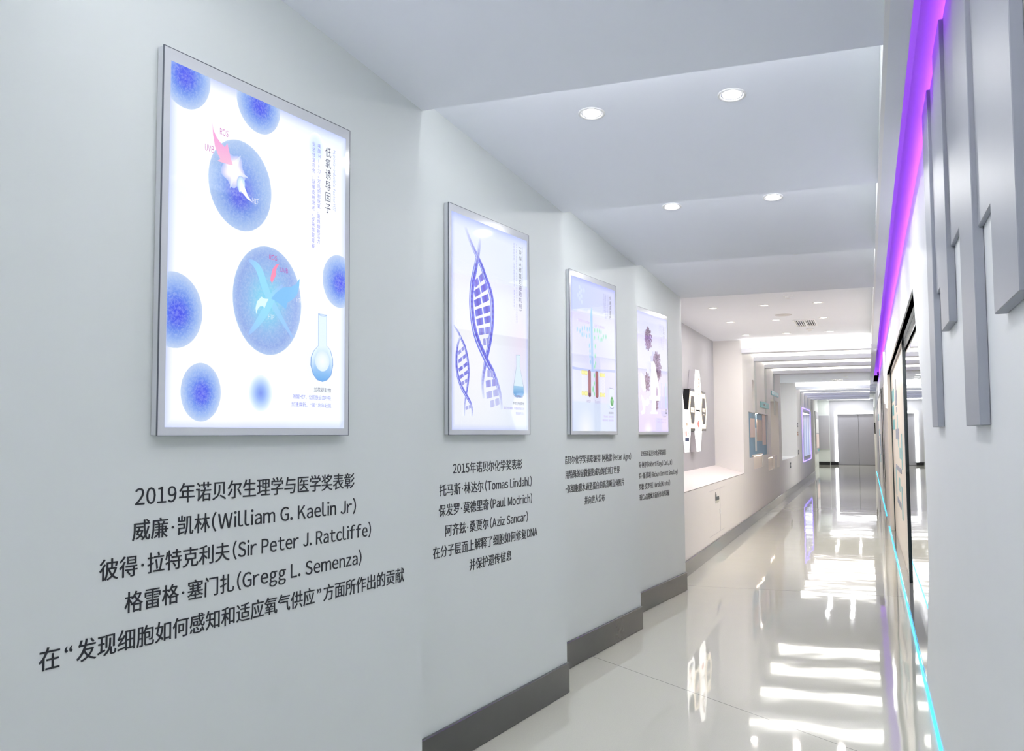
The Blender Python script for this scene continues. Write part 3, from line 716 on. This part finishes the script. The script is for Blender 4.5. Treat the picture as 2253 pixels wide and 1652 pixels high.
PP[0] = A.build('picture_panel', [ART, CELLM], P2, colors=True)

pl_col('(DNA修复的细胞机制)'.replace('(', '︵').replace(')', '︶'), 0.731, 1.034, 0.642, 0.032, w0, (58, 52, 104))
pl_rot('DNA repair cell mechanism', 0.752, 1.017, 0.80, 0.016, w0, (176, 180, 240))
pl_col('DNA是人体遗传信息的，保护细胞中不可或缺的部分，修复它的机制研究', 0.689, 1.023, 0.595, 0.0125, w0, (166, 160, 236))
pl_col('修复皮肤受损，恢复细胞遗传信息，提高皮肤免疫，', 0.66, 1.024, 0.66, 0.0125, w0, (158, 160, 236))
pl_fit('萃取生物提取物', 0.638, 0.768, 0.159, 0.0165, w0, (44, 44, 86))
pl_fit('赋活皮肤细胞，增强皮肤抵抗力', 0.532, 0.768, 0.1325, 0.015, w0, (158, 150, 232)); pl_fit('恢复自然活力', 0.669, 0.768, 0.107, 0.015, w0, (150, 146, 232))


# --- poster three: water channel
P3 = lightbox(2, 'third backlit poster with a pale blue channel, red rods and a green beaker')
A = Art()
def g3(a, b):
    top = 0.775 + 0.08 * a - 0.03 * a * a
    c = mixc((206, 218, 255), (222, 224, 255), a) if b > top else mixc((226, 226, 255), (238, 242, 255), 0.5 + 0.5 * math.sin(4 * a + 6 * b))
    if b < 0.2: c = mixc(c, (214, 230, 255), 0.6)
    c = mixc(c, (255, 255, 255), 0.9 * max(0, 1 - math.hypot(a - 0.28, b * 1.3) / 0.22))
    ed = max(0, 1 - (1 - b) / 0.03, 0.6 * (1 - (1 - a) / 0.02), 0.4 * (1 - a / 0.02))
    return mixc(c, (150, 160, 255), 0.6 * ed)
A.ground(g3, 30, 60)
A.ribbon(smooth_path([(0.03, 0.442), (0.3, 0.44), (0.6, 0.455), (0.82, 0.462)], 6), 0.018, (196, 206, 252))
for hx, hy in ((0.165, 1.0), (0.195, 0.98), (0.165, 0.96), (0.195, 0.94), (0.135, 0.94), (0.165, 0.92), (0.2, 0.9), (0.24, 0.985)):
    A.disc(hx, hy, 0.018, 0.018, [(0, (226, 236, 255)), (1, (216, 228, 255))], n=6)
A.poly([(0.349, 0.83), (0.358, 0.862), (0.367, 0.886), (0.376, 0.862), (0.385, 0.83), (0.394, 0.435), (0.354, 0.435)], None, [(160, 214, 252), (170, 220, 254), (190, 230, 255), (176, 224, 255), (170, 220, 255), (180, 205, 250), (186, 206, 250)])
random.seed(3)
def drop(x, y, c, s=1.0): A.disc(x, y, 0.013 * s, 0.019 * s, [(0, c), (0.6, mixc(c, (235, 250, 255), 0.35)), (1, mixc(c, (230, 232, 255), 0.75))], n=16)
for x, y in ((0.117, 0.708), (0.163, 0.7), (0.203, 0.718), (0.243, 0.728), (0.289, 0.723), (0.327, 0.728), (0.197, 0.68), (0.232, 0.681), (0.272, 0.675), (0.325, 0.682), (0.321, 0.612), (0.331, 0.576), (0.33, 0.54), (0.335, 0.50)): drop(x, y, (150, 205, 248))
for x, y in ((0.418, 0.727), (0.466, 0.732), (0.504, 0.73), (0.536, 0.727), (0.414, 0.676), (0.481, 0.686), (0.513, 0.669), (0.551, 0.676), (0.579, 0.699), (0.627, 0.702), (0.422, 0.616), (0.418, 0.549), (0.425, 0.497), (0.408, 0.472)): drop(x, y, (150, 230, 190))
for x, y, s in ((0.398, 0.41, 1.1), (0.397, 0.354, 1.0), (0.375, 0.313, 1.4), (0.395, 0.281, 1.0)): drop(x, y, (130, 226, 160), s)
for x0, xe in ((0.288, 0.335), (0.417, 0.469)):
    xc, r = (x0 + xe) / 2, (xe - x0) / 2
    cap = [(xc + r * math.cos(a), 0.43 + 0.012 * math.sin(a)) for a in [math.pi * k / 8 for k in range(9)]] + [(xc - r * math.cos(a), 0.268 - 0.012 * math.sin(a)) for a in [math.pi * k / 8 for k in range(9)]]
    A.poly(cap, (112, 60, 74)); A.poly([(xc + (p[0] - xc) * 0.82, 0.349 + (p[1] - 0.349) * 0.97) for p in cap], None, [mixc((232, 186, 178), (176, 110, 116), abs(p[1] - 0.349) / 0.09) for p in cap])
A.poly([(0.292, 0.285), (0.331, 0.285), (0.331, 0.268), (0.312, 0.258), (0.292, 0.268)], (108, 56, 84))
for x0, xe in ((0.171, 0.27), (0.485, 0.585)):
    for k in range(4):
        xx = x0 + (xe - x0) * (k + 0.5) / 4
        for yy in (0.42, 0.279): A.disc(xx, yy, 0.0145, 0.016, [(0, (252, 250, 190)), (0.7, (248, 242, 150)), (1, (238, 230, 130))], n=18)
        for s in (-1, 1):
            A.ribbon([(xx + s * 0.006 + 0.004 * (-1) ** j, 0.402 - 0.0105 * j) for j in range(11)], 0.004, (252, 252, 255))
A.poly([(0.667, 0.333), (0.758, 0.329), (0.75, 0.195), (0.735, 0.188), (0.685, 0.188), (0.671, 0.195)], (228, 238, 255))
A.ribbon([(0.667, 0.334), (0.758, 0.330)], 0.004, (140, 146, 190)); A.ribbon(smooth_path([(0.671, 0.2), (0.69, 0.188), (0.735, 0.188), (0.75, 0.2)], 5), 0.005, (130, 140, 190))
A.poly([(0.688, 0.255), (0.712, 0.275), (0.735, 0.262), (0.748, 0.24), (0.738, 0.21), (0.712, 0.205), (0.69, 0.215), (0.682, 0.235)], (64, 160, 92))
A.poly([(0.70, 0.25), (0.72, 0.26), (0.735, 0.24), (0.718, 0.22)], (120, 200, 130))
PP[0] = A.build('picture_panel', [ART, CELLM], P3, colors=True)

pl_col('水通道蛋白', 0.716, 1.01, 0.834, 0.034, w0, (66, 58, 96))
pl_rot('Aquaporin membrane channel', 0.737, 1.0, 0.90, 0.012, w0, (196, 180, 236))
for u_, n, vb in ((0.689, 13, 0.85), (0.66, 13, 0.848), (0.63, 14, 0.83), (0.598, 11, 0.87)): pl_col('水通道蛋白能够调节细胞水分平衡提升保湿'[:n], u_, 1.012, vb, 0.0145, w0, (146, 140, 214))
pl_fit('Water retention', 0.13, 0.326, 0.762, 0.026, w0, (200, 176, 226)); pl_fit('Lipid  synthesis', 0.409, 0.598, 0.755, 0.026, w0, (200, 176, 226))
pl_fit('Water', 0.259, 0.331, 0.218, 0.026, w0, (170, 146, 200)); pl_fit('Glycerol', 0.408, 0.504, 0.218, 0.026, w0, (170, 150, 206))
pl_fit('雪莲提取物', 0.67, 0.758, 0.148, 0.0165, w0, (84, 80, 112))
pl_fit('激活水通道，深层补水保湿', 0.566, 0.757, 0.121, 0.016, w0, (190, 160, 224)); pl_fit('改善皮肤干燥，恢复水润光泽', 0.544, 0.756, 0.0945, 0.016, w0, (186, 162, 226))


# --- poster four: fullerenes
P4 = lightbox(3, 'farthest backlit poster with clusters of dark violet balls and painted white reflections')
A = Art()
def g4(a, b):
    c = mixc((222, 224, 255), (236, 236, 255), 0.5 + 0.5 * math.sin(3 * a + 4 * b))
    if b < 0.6: c = mixc(c, (226, 214, 252), min(1, (0.6 - b) * 2))
    c = mixc(c, (255, 255, 255), max(0, 1 - math.hypot(a - 0.3, b * 1.6) / 0.16))
    ed = max(0, 1 - (1 - b) / 0.03, 0.7 * (1 - (1 - a) / 0.03)); return mixc(c, (180, 186, 255), 0.5 * ed)
A.ground(g4)
random.seed(11)
def cluster(cx, cy, rx, ry, n, s):
    A.disc(cx, cy, rx * 0.72, ry * 0.72, [(0, (176, 158, 188)), (1, (196, 180, 214))])
    for k in range(n):
        r = math.sqrt((k + 0.5) / n) * 0.92; a = k * 2.39996
        c = random.choice([(120, 92, 122), (138, 112, 142), (150, 122, 160), (104, 80, 110)])
        A.disc(cx + rx * r * math.cos(a), cy + ry * r * math.sin(a), s * random.uniform(0.8, 1.15), s * random.uniform(0.8, 1.15), [(0, mixc(c, (240, 225, 245), 0.35)), (0.5, c), (1, c)], n=10)
cluster(0.288, 0.838, 0.1, 0.11, 44, 0.016); cluster(0.49, 0.60, 0.125, 0.145, 62, 0.018); cluster(0.212, 0.457, 0.072, 0.092, 32, 0.013); cluster(0.452, 0.285, 0.042, 0.08, 22, 0.012)
A.poly([(0.308, 0.64), (0.386, 0.647), (0.423, 0.616), (0.545, 0.342), (0.543, 0.301), (0.424, 0.297), (0.419, 0.199), (0.467, 0.198), (0.458, 0.18), (0.279, 0.176), (0.272, 0.194), (0.303, 0.202), (0.308, 0.299), (0.247, 0.302), (0.248, 0.332), (0.294, 0.339)], (255, 255, 255))  # reflections in the acrylic, painted into the artwork as white shapes
A.poly([(0.43, 0.38), (0.452, 0.43), (0.475, 0.40), (0.49, 0.345), (0.43, 0.342)], (190, 172, 206))
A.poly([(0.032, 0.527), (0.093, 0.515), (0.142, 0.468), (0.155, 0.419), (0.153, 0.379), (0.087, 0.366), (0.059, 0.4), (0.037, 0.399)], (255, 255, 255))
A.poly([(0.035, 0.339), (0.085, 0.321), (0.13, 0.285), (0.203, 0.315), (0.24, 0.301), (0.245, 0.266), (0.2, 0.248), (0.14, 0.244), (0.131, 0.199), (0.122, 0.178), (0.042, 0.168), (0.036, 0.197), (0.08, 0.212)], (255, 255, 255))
A.poly([(0.693, 0.467), (0.72, 0.467), (0.715, 0.24), (0.69, 0.24)], (206, 224, 252))
A.ribbon(smooth_path([(0.68, 0.2), (0.705, 0.225), (0.725, 0.2)], 6), 0.008, (120, 120, 150)); A.disc(0.707, 0.192, 0.03, 0.008, [(0, (110, 112, 140)), (1, (160, 160, 190))])
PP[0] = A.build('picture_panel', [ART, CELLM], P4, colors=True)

pl_col('富勒烯', 0.722, 0.985, 0.875, 0.03, w0, (96, 88, 128))
for u_, vb in ((0.695, 0.77), (0.665, 0.80), (0.637, 0.82), (0.604, 0.77)): pl_col('富勒烯强效抗氧化清除自由基', u_, 1.005, vb, 0.0135, w0, (190, 184, 226))
pl_fit('富勒烯', 0.667, 0.753, 0.155, 0.0165, w0, (140, 130, 160)); pl_fit('抗氧化，抗衰老，美白淡斑', 0.503, 0.757, 0.1295, 0.016, w0, (206, 184, 230)); pl_fit('守护肌肤，重现年轻，焕亮', 0.502, 0.756, 0.103, 0.016, w0, (206, 184, 230))


# ------------------------------------------------------------------ lettering on the wall
TXT = [
 (0, 'black wall lettering of five lines beginning 2019 under the nearest poster of blue cells', 0.0605,
  [(1.3145, [('2019', 1.416, 1.274), ('年诺贝尔生理学与医学奖表彰', 1.263, 0.449)]), (1.223, [('威廉·凯林', 1.423, 1.146), ('(William G. Kaelin Jr)', 1.136, 0.44)]), (1.13, [('彼得·拉特克利夫', 1.524, 1.064), ('(Sir Peter J. Ratcliffe)', 1.049, 0.348)]), (1.0345, [('格雷格·塞门扎', 1.443, 1.044), ('(Gregg L. Semenza)', 1.03, 0.405)]), (0.937, [('在“发现细胞如何感知和适应氧气供应”方面所作出的贡献', 1.69, 0.131)])]),
 (1, 'black wall lettering of six lines beginning 2015 under the second poster with the DNA helix', 0.0595,
  [(1.32, [('2015', 1.289, 1.138), ('年诺贝尔化学奖表彰', 1.13, 0.568)]), (1.223, [('托马斯·林达尔', 1.411, 0.997), ('(Tomas Lindahl)', 0.978, 0.453)]), (1.1295, [('保发罗·莫德里奇', 1.417, 0.942), ('(Paul Modrich)', 0.924, 0.45)]), (1.034, [('阿齐兹·桑贾尔', 1.36, 0.945), ('(Aziz Sancar)', 0.928, 0.503)]), (0.943, [('在分子层面上解释了细胞如何修复', 1.465, 0.523), ('DNA', 0.512, 0.388)]), (0.8485, [('并保护遗传信息', 1.137, 0.699)])]),
 (2, 'black wall lettering of four lines under the third poster with the water channel', 0.0595,
  [(1.312, [('2003', 1.635, 1.50), ('年诺', 1.495, 1.372), ('贝尔化学奖表彰彼得·阿格雷', 1.367, 0.579), ('(Peter Agre)', 0.562, 0.176)]), (1.218, [('用特殊的显微摄影成功的拍到了世界', 1.403, 0.422)]), (1.1235, [('第', 1.507, 1.45), ('一张细胞膜水通道蛋白的高清晰立体照片', 1.44, 0.333)]), (1.03, [('并向世人公布', 1.089, 0.725)])]),
 (3, 'black wall lettering of five lines beginning 1996 under the farthest poster of violet balls', 0.0575,
  [(1.3145, [('1996', 1.228, 1.087), ('年诺贝尔化学奖表彰', 1.085, 0.544)]), (1.219, [('罗伯', 1.42, 1.303), ('特·柯尔', 1.296, 1.082), ('(Robert Floyd Curl, Jr)', 1.066, 0.371)]), (1.1245, [('理查德·埃', 1.62, 1.363), ('里特·斯莫利', 1.357, 0.974), ('(Richard Errett Smalley)', 0.953, 0.204)]), (1.0305, [('哈', 1.35, 1.292), ('罗德·克罗托', 1.285, 0.947), ('( Harold Kroto))', 0.937, 0.439)]), (0.94, [('在', 1.43, 1.365), ('发现C', 1.355, 1.159), ('60', 1.156, 1.114), ('富勒烯方面所作出的贡献', 1.109, 0.467)])]),
]
for i, label, em, lines in TXT:
    r = empty('wall_lettering', mw=leaf_matrix(i, 1.4, 0.9))
    for z, runs in lines:
        for s, a, b in runs:
            mb = MB()
            e = em
            if s == '60': e = em * 0.55
            elif ord(s[0]) < 256: e = em * 1.0
            for dx in (-0.0004, 0.0004):      # two passes a hair apart give the medium weight
                text_fit(mb, s, 1.4 - a + dx, 1.4 - b + dx, z - 0.9 + 0.08 * em, e, 0.0003, ext=0.01, depth=0.0012 + dx * 0.2)
            mb.build('text_line', LETTER, r)
    tag(r, label, 'lettering', 'lettering under the posters')

# ------------------------------------------------------------------ hexagon lightboxes in the big niche
def hexpts(cy_, cz, k=1.0): return [(cy_ + a * k, cz + b * k) for a, b in ((0.155, 0.288), (0.304, 0), (0.155, -0.288), (-0.155, -0.288), (-0.304, 0), (-0.155, 0.288))]
def hexbox(cy_, cz, dark, label, marks):
    g = 0.972; back, front = -2.288, -2.2
    r = empty('hexagon_lightbox', (back, cy_, cz))
    P = lambda k: [(p[0] - cy_, p[1] - cz) for p in hexpts(cy_, cz, k)]
    MB().prism(P(g), 0, 0.001, front - back - 0.004).build('housing', BLACKM if dark else HEXS, r)
    if dark:
        MB().prism(P(g * 0.985), 0, front - back - 0.004, front - back).build('lit_rim', HEXY, r)
        fc = MB().prism([(a * 0.62, b * 0.66) for a, b in P(g)], 0, front - back + 0.0002, front - back + 0.004).build('grey_plate', HEXG, r)
        for s in (1, -1):
            MB().box(front - back + 0.0002, front - back + 0.006, -0.153, 0.153, s * 0.25, s * 0.2835).build('dark_bar', BLACKM, r)
    else:
        fc = MB().prism(P(g * 0.985), 0, front - back - 0.004, front - back).build('lit_face', HEXW, r)
    for nm, m, sh in marks:
        mb = MB()
        for q in sh:
            x0 = front - back + (0.0045 if dark else 0.0003)
            if len(q) == 4 and not isinstance(q[0], tuple): mb.box(x0, x0 + 0.002, *q)
            else: mb.prism(list(q), 0, x0, x0 + 0.002)
        mb.build(nm, m, fc)
    tag(r, label, 'lightbox', 'hexagon lightboxes in the niche')
BROWN = mat('brown_mark', (176, 132, 108), 0.5); RED = mat('red_mark', (222, 84, 66), 0.5); NAVY = mat('navy_mark', (44, 60, 104), 0.5); GREEN = mat('green_mark', (70, 160, 110), 0.5); TAN = mat('tan_mark', (224, 204, 186), 0.5); LBAR = mat('pale_bar', (236, 226, 214), 0.5, emit=(255, 240, 220), es=0.6); GOLD = mat('dull_gold_mark', (206, 170, 140), 0.5)
hexbox(13.07, 2.124, False, 'white hexagon lightbox at the top of the niche cluster, with brown bar mark',
       [('bar_mark', BROWN, [(0.02, 0.13, 0.09 + 0.017 * k, 0.098 + 0.017 * k) for k in range(5)] + [(0.10, 0.135, 0.085, 0.165), (-0.06, 0.12, 0.03, 0.036), (-0.02, 0.0, 0.04, 0.065), (0.03, 0.05, 0.04, 0.065), (0.08, 0.1, 0.04, 0.065)]),
        ('red_mark', TAN, [(-0.13, 0.12, -0.07 + 0.018 * k, -0.062 + 0.018 * k) for k in range(4)] + [(-0.02, 0.08, -0.095, -0.088)])])
hexbox(13.06, 1.545, False, 'white hexagon lightbox at the lower middle of the cluster, with a red diamond mark',
       [('red_mark', RED, [((-0.015, 0.165), (0.045, 0.125), (0.06, 0.10), (-0.005, 0.10)), ((-0.015, 0.045), (0.045, 0.085), (0.06, 0.10), (-0.005, 0.10)), ((-0.075, 0.105), (-0.02, 0.15), (-0.03, 0.105), (-0.02, 0.06))]), ('pale_mark', TAN, [(-0.10, 0.14, -0.10, -0.094), (-0.08, 0.1, -0.14, -0.135)])])
hexbox(12.17, 1.55, False, 'white hexagon lightbox at the lower left, with colourful marks and a navy box',
       [('frame_mark', TAN, [(-0.13, 0.14, 0.13, 0.135), (-0.13, -0.12, 0.055, 0.135), (-0.13, 0.14, 0.05, 0.056), (-0.06, 0.06, 0.07, 0.11)]), ('red_mark', RED, [(-0.13, -0.11, -0.07, 0.0), (-0.08, -0.06, -0.07, -0.015), (-0.04, -0.02, -0.07, 0.0)]), ('green_mark', GREEN, [(0.02, 0.15, -0.068, -0.06), (0.05, 0.07, -0.068, -0.02), (0.07, 0.13, -0.03, -0.02)]), ('navy_mark', NAVY, [(-0.13, 0.14, -0.135, -0.09)]), ('pale_mark', WHITEM, [(-0.10, 0.11, -0.1195, -0.108)])][:4])
hexbox(11.722, 1.836, False, 'white hexagon lightbox at the far left of the cluster, mostly hidden by the wall edge', [])
hexbox(12.617, 1.836, True, 'black hexagon lightbox on the left of the cluster, warm rim and grey centre plate', [('centre_label', LBAR, [(-0.15, 0.12, -0.035, 0.03)]), ('label_mark', RED, [(-0.11, 0.06, -0.015, -0.008), (-0.11, -0.09, -0.012, 0.012), (-0.05, -0.03, -0.012, 0.012), (0.02, 0.04, -0.012, 0.012)])])
hexbox(13.53, 1.836, True, 'black hexagon lightbox on the right of the cluster, warm rim and grey centre plate', [('centre_label', LBAR, [(-0.12, 0.12, -0.01, 0.04)]), ('label_mark', GOLD, [(-0.1, 0.1, 0.005, 0.012), (-0.09, -0.07, 0.005, 0.03), (0.0, 0.02, 0.005, 0.03), (0.07, 0.09, 0.005, 0.03)]), ('arc_mark', WHITEM, [((-0.12, -0.09), (-0.07, -0.055), (0.03, -0.055), (0.12, -0.09), (0.12, -0.075), (0.04, -0.04), (-0.08, -0.04), (-0.12, -0.075))])])

# small fittings on the far left wall
t = empty('wall_sign', (XL, 12.1, 0.63))
MB().prism([(0.0, 0.03), (0.0, 0.09), (0.02, 0.138), (0.07, 0.10), (0.07, 0.075), (0.28, 0.075), (0.30, 0.03), (0.26, 0.03)], 0, 0.0005, 0.006).build('hand_symbol', BLACKM, t)
MB().box(0.0005, 0.004, 0.0, 0.30, -0.005, 0.026).build('label_plate', mat('pale_label', (206, 206, 198), 0.5), t)
tag(t, 'small black pointing hand sign low on the left wall below the big niche', 'sign')
for nm, y0, y1, z0, z1, m, lb in (('wall_socket', 12.44, 12.53, 0.47, 0.53, WHITEM, 'small white socket on the left wall below the hand sign'),
        ('wall_switch', 27.2, 27.5, 1.70, 1.82, HEXG, 'upper dark switch plate beside the far pale recess'), ('wall_switch', 27.2, 27.5, 1.47, 1.57, BROWN, 'middle reddish switch plate beside the far pale recess'),
        ('wall_switch', 27.3, 27.6, 0.94, 1.06, HEXG, 'lower dark switch plate beside the far pale recess'), ('wall_socket', 24.3, 24.6, 0.66, 0.79, HEXG, 'dark socket below the far pale recess')):
    r = empty(nm, (XL, y0, z0))
    MB().box(0.0005, 0.008, 0, y1 - y0, 0, z1 - z0).build('plate', m, r)
    MB().box(0.008, 0.011, (y1 - y0) * .3, (y1 - y0) * .7, (z1 - z0) * .3, (z1 - z0) * .7).build('rocker', WHITEM, r)
    tag(r, lb, 'fitting')
ac = MB()
for a in ((11.6, 12.9, 0.80, 0.803), (11.6, 12.9, 0.245, 0.248), (12.5, 12.503, 0.245, 0.803)): ac.box(XL + 0.0003, XL + 0.002, *a)
tag(ac.build('access_panel_outline', HEXS), 'faint outline of an access panel below the big niche', 'panel')

# display niche contents
def banner(y0, y1, z0, z1, m, lb, x=-1.8845, d=0.008):
    o = MB().box(x, x + d, y0, y1, z0, z1).build('wall_banner', m); tag(o, lb, 'banner', 'printed banners in the display niche')
banner(15.9, 19.08, 1.115, 1.875, BLUEP, 'broad blue banner covering the back of the display niche')
banner(16.35, 17.0, 1.45, 1.78, PINKP, 'pale pink banner strip at the left in the display niche', -1.876); banner(17.35, 18.2, 1.38, 1.77, mat('taupe_banner', (206, 188, 178), 0.5), 'taupe banner strip in the middle of the display niche', -1.876)
banner(18.3, 18.9, 1.3, 1.87, PINKP, 'pink banner strip at the right of the display niche', -1.876); banner(17.05, 17.25, 1.2, 1.62, WHITEM, 'narrow white banner strip in the display niche', -1.876)
WARMW = mat('warm_white_plinth', (250, 242, 232), 0.5)
LEDN = mat('warm_led_strip', (255, 240, 220), 0.4, emit=(255, 236, 214), es=9.0)
def plinth(y0, y1, z0, z1, lb, xc=-2.06, dp=0.18):
    r = empty('display_plinth', (xc, (y0 + y1) / 2, z0)); h = (y1 - y0) / 2
    MB().box(-dp, dp, -h, h, 0, z1 - z0 - 0.02).build('body', WARMW, r); MB().box(-dp - .01, dp + .01, -h - 0.05, h + 0.05, z1 - z0 - 0.02, z1 - z0).build('top', WARMW, r)
    MB().box(dp + 0.0002, dp + 0.006, -h, h, z1 - z0 - 0.026, z1 - z0 - 0.02).build('led_strip', LEDN, r)
    tag(r, lb, 'plinth', 'white display plinths')
plinth(16.6, 17.9, 0.901, 1.15, 'white display plinth standing in the left step of the display niche', -1.8625, 0.0125)
plinth(19.1, 20.2, 0.791, 1.05, 'white display plinth standing in the right step of the display niche')
for y0, y1, z0, z1, lb, mk in ((17.74, 19.15, 2.0, 2.11, 'lower teal sign on the left wall above the display niche', [(0.4, 0.9, 0.04, 0.075), (0.5, 0.6, 0.03, 0.09)]), (19.83, 21.45, 2.315, 2.40, 'upper teal sign with white stripes above the tall niche', [(0.05, 1.5, 0.03, 0.042), (0.05, 0.8, 0.085, 0.1)])):
    r = empty('wall_plaque', (XL, y0, z0)); MB().box(0.0005, 0.012, 0, y1 - y0, 0, z1 - z0).build('plate', TEAL, r)
    mb = MB()
    for a in mk: mb.box(0.012, 0.014, *a)
    mb.build('white_marks', WHITEM, r); tag(r, lb, 'sign', 'teal signs on the left wall')
def nspot(x, y, z, p, lb):
    r = empty('niche_spotlight', (x, y, z))
    a = MB().lathe([(0.018, 0.0), (0.018, -0.006), (0.012, -0.008)], 20, cap1=True).build('lens', LENS, r); a.data.flip_normals()
    l = bpy.data.lights.new('niche_lamp', 'AREA'); l.shape = 'DISK'; l.size = 0.03; l.energy = p; l.color = (1, 0.85, 0.7)
    lo = bpy.data.objects.new('niche_lamp', l); COL.objects.link(lo); lo.parent = r; lo.location = (0, 0, -0.012)
    tag(r, lb, 'light', 'spotlights inside the display niches')
nspot(-1.862, 17.3, 1.879, 0.8, 'small spotlight in the top of the display niche with banners'); nspot(-2.0, 20.4, 2.219, 3, 'small spotlight in the top of the tall display niche')

# picture with a blue LED outline on the far left wall
r = empty('framed_picture', (XL, 31.4, 0.7))
def rr(y0, y1, z0, z1, rad, n=5):
    out = []
    for cyc, czc, a0 in ((y1 - rad, z1 - rad, 0), (y0 + rad, z1 - rad, 90), (y0 + rad, z0 + rad, 180), (y1 - rad, z0 + rad, 270)):
        out += [(0.012, cyc + rad * math.cos(math.radians(a0 + 90 * k / n)), czc + rad * math.sin(math.radians(a0 + 90 * k / n))) for k in range(n + 1)]
    return out
MB().tube(rr(-2.1, 2.1, -0.03, 1.6, 0.12), 0.011, 8, True).build('led_outline', LEDB, r, smooth=True)
A = Art(); U0b = (U0, U1, V0, V1)
mb = MB()
random.seed(5); y = -1.8; cols = [(116, 118, 150), (150, 160, 200), (232, 238, 255), (170, 190, 240), (120, 140, 200), (236, 240, 255), (140, 160, 220), (96, 110, 160), (200, 212, 250), (130, 140, 190)]
k = 0
while y < 1.8:
    y2 = min(1.8, y + random.uniform(0.25, 0.5)); c0, c1 = cols[k % 10], cols[(k * 3 + 1) % 10]; zz = random.uniform(0.5, 1.1)
    mb._add([(0.012, y, 0.12), (0.012, y2, 0.12), (0.012, y2, zz), (0.012, y, zz), (0.012, y, 1.46), (0.012, y2, 1.46)], [(0, 1, 2, 3), (3, 2, 5, 4)], 0, [c0, c1, c1, c0, (112, 112, 140), (128, 128, 158)])
    y = y2; k += 1
mb.build('picture_panel', art_mat('lit_picture', 0.7), r, colors=True)
MB().box(0.0005, 0.010, -1.95, 1.95, 0.05, 1.53).build('back_board', PAINT, r)
tag(r, 'tall picture outlined by a blue violet LED tube on the far left wall', 'picture')
